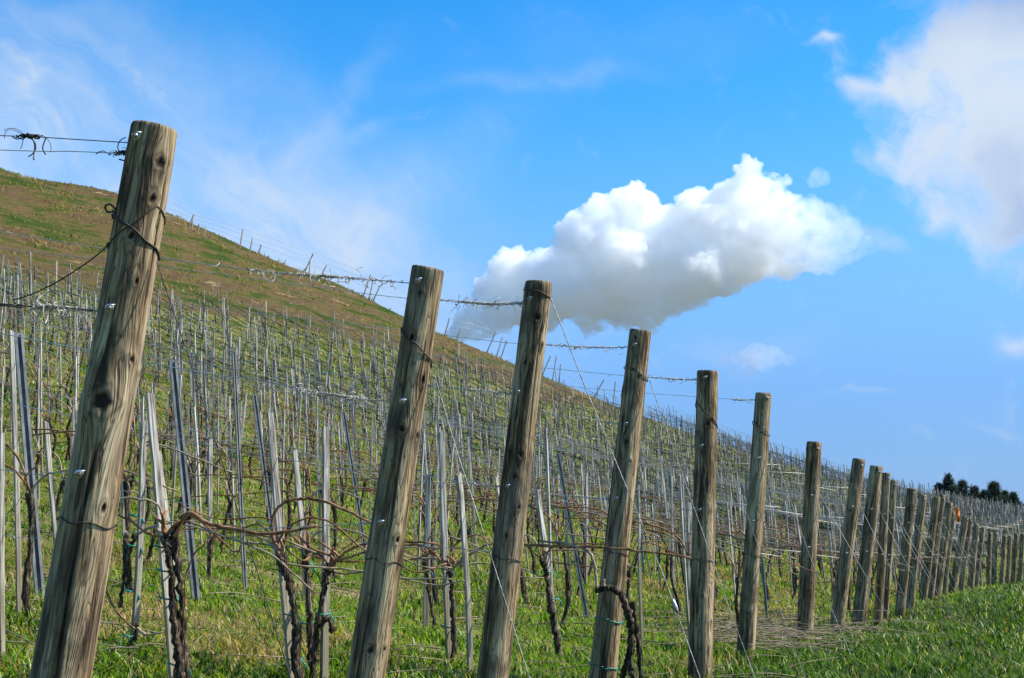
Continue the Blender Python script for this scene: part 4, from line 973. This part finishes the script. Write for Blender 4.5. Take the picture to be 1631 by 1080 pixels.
fb = t.noise(ab, 9., 6., .6, .4)
fib = t.noise(t.vm('MULTIPLY', t.a('ShaderNodeVectorRotate', {'Vector': abw, 'Angle': math.radians(33)}, rotation_type='Z_AXIS').outputs[0], (5., 19., 1.)), 1., 7., .62, .3)
fine_ = t.noise(abw, 24., 6., .62)
streak = t.noise(t.a('ShaderNodeVectorRotate', {'Vector': ab, 'Angle': math.radians(28)}, rotation_type='Z_AXIS').outputs[0], 6., 6., .6, 1.2)
veil = add(mul(blob(60, 270, 330, 170, 12), .6), mul(blob(480, 400, 330, 120, 24), .58), mul(blob(60, 80, 240, 110), .16), mul(blob(530, 190, 26, 110, 32), .22), mul(blob(580, 230, 60, 20, -28), .2), mul(blob(850, 125, 190, 22, -6), .16), mul(blob(640, 330, 50, 220, 52), .18), mul(blob(1000, 50, 300, 60, -5), .06))
veil = t.m('MULTIPLY', veil, t.m('MULTIPLY', t.step(t.m('ADD', mul(fb, .55), mul(streak, .45)), .12, .6), t.m('ADD', .45, mul(t.step(fib, .3, .72), .85))))
big = add(mul(blob(1570, 200, 140, 150), 1.0), mul(blob(1450, 110, 100, 42, -14), .62), mul(blob(1450, 240, 90, 44), .6), mul(blob(1500, 345, 70, 40), .42), mul(blob(1650, 60, 130, 90), .8), mul(blob(1640, 310, 90, 50), .7), mul(blob(1390, 125, 50, 14, -10), .3))
big = t.step(t.m('ADD', big, mul(t.m('SUBTRACT', t.m('ADD', mul(fine_, .7), mul(fb, .3)), .5), 2.3)), .10, 1.15)
bits = t.m('MULTIPLY', t.step(fine_, .2, .6), 1.2)
bits = t.m('MULTIPLY', bits, add(mul(blob(1322, 50, 34, 7, -14), .55), mul(blob(1612, 520, 40, 17, -18), .4), mul(blob(1390, 643, 26, 6), .16), mul(blob(1580, 676, 60, 10), .12), mul(blob(1395, 398, 40, 14, 8), .3), mul(blob(1215, 568, 80, 20), .3)))
cloudf = t.m('MINIMUM', add(veil, mul(big, .86), bits), .93)
shade = t.m('MINIMUM', add(mul(blob(1640, 320, 130, 70, 20), .75), mul(blob(1625, 0, 110, 60), .75), mul(blob(1500, 60, 100, 40), .3), mul(blob(1215, 575, 90, 30), .7)), 1.)
cc = t.mix(t.m('MULTIPLY', shade, t.step(t.m('ADD', mul(fb, .5), mul(fine_, .5)), .25, .62)), (4.15, 4.5, 4.8, 1), (1.75, 2.3, 3.7, 1))
skyc = t.a('ShaderNodeHueSaturation', {'Saturation': 1.48, 'Value': 1.3, 'Color': sky.outputs[0]}).outputs[0]
skyc = t.mix(t.m('MULTIPLY', t.step(b, .20, -.04), .9), skyc, t.mix(t.step(b, .02, -.13), (1.12, 2.55, 5.3, 1), (.95, 2.05, 4.1, 1)))
fin = t.mix(cloudf, skyc, cc)
bg = t.n['Background']; t.l.new(fin, bg.inputs[0]); bg.inputs[1].default_value = .126
sd = bpy.data.lights.new('sun', 'SUN'); sd.energy = 5.; sd.angle = math.radians(.5); sd.color = (1., .95, .86)
so = bpy.data.objects.new('sun', sd); COL.objects.link(so)
az, el = math.radians(SUN_AZ), math.radians(SUN_EL)
so.rotation_euler = Vector((math.sin(az) * math.cos(el), math.cos(az) * math.cos(el), math.sin(el))).to_track_quat('Z', 'Y').to_euler()

# ------------------------------------------------------------------ camera
cd = bpy.data.cameras.new('camera'); cd.sensor_width = 36.; cd.lens = F / 1631 * 36.; cd.clip_end = 6000; cd.clip_start = .05
co = bpy.data.objects.new('camera', cd); COL.objects.link(co); co.location = (0, 0, CH); co.rotation_euler = (math.pi / 2 + PITCH, 0, 0); scene.camera = co
scene.view_settings.view_transform = 'Standard'; scene.view_settings.look = 'None'; scene.view_settings.exposure = .56; scene.view_settings.gamma = 1.
scene.cycles.max_bounces = 48; scene.cycles.volume_bounces = 40; scene.cycles.diffuse_bounces = 3; scene.cycles.transparent_max_bounces = 8
scene.cycles.use_denoising = True
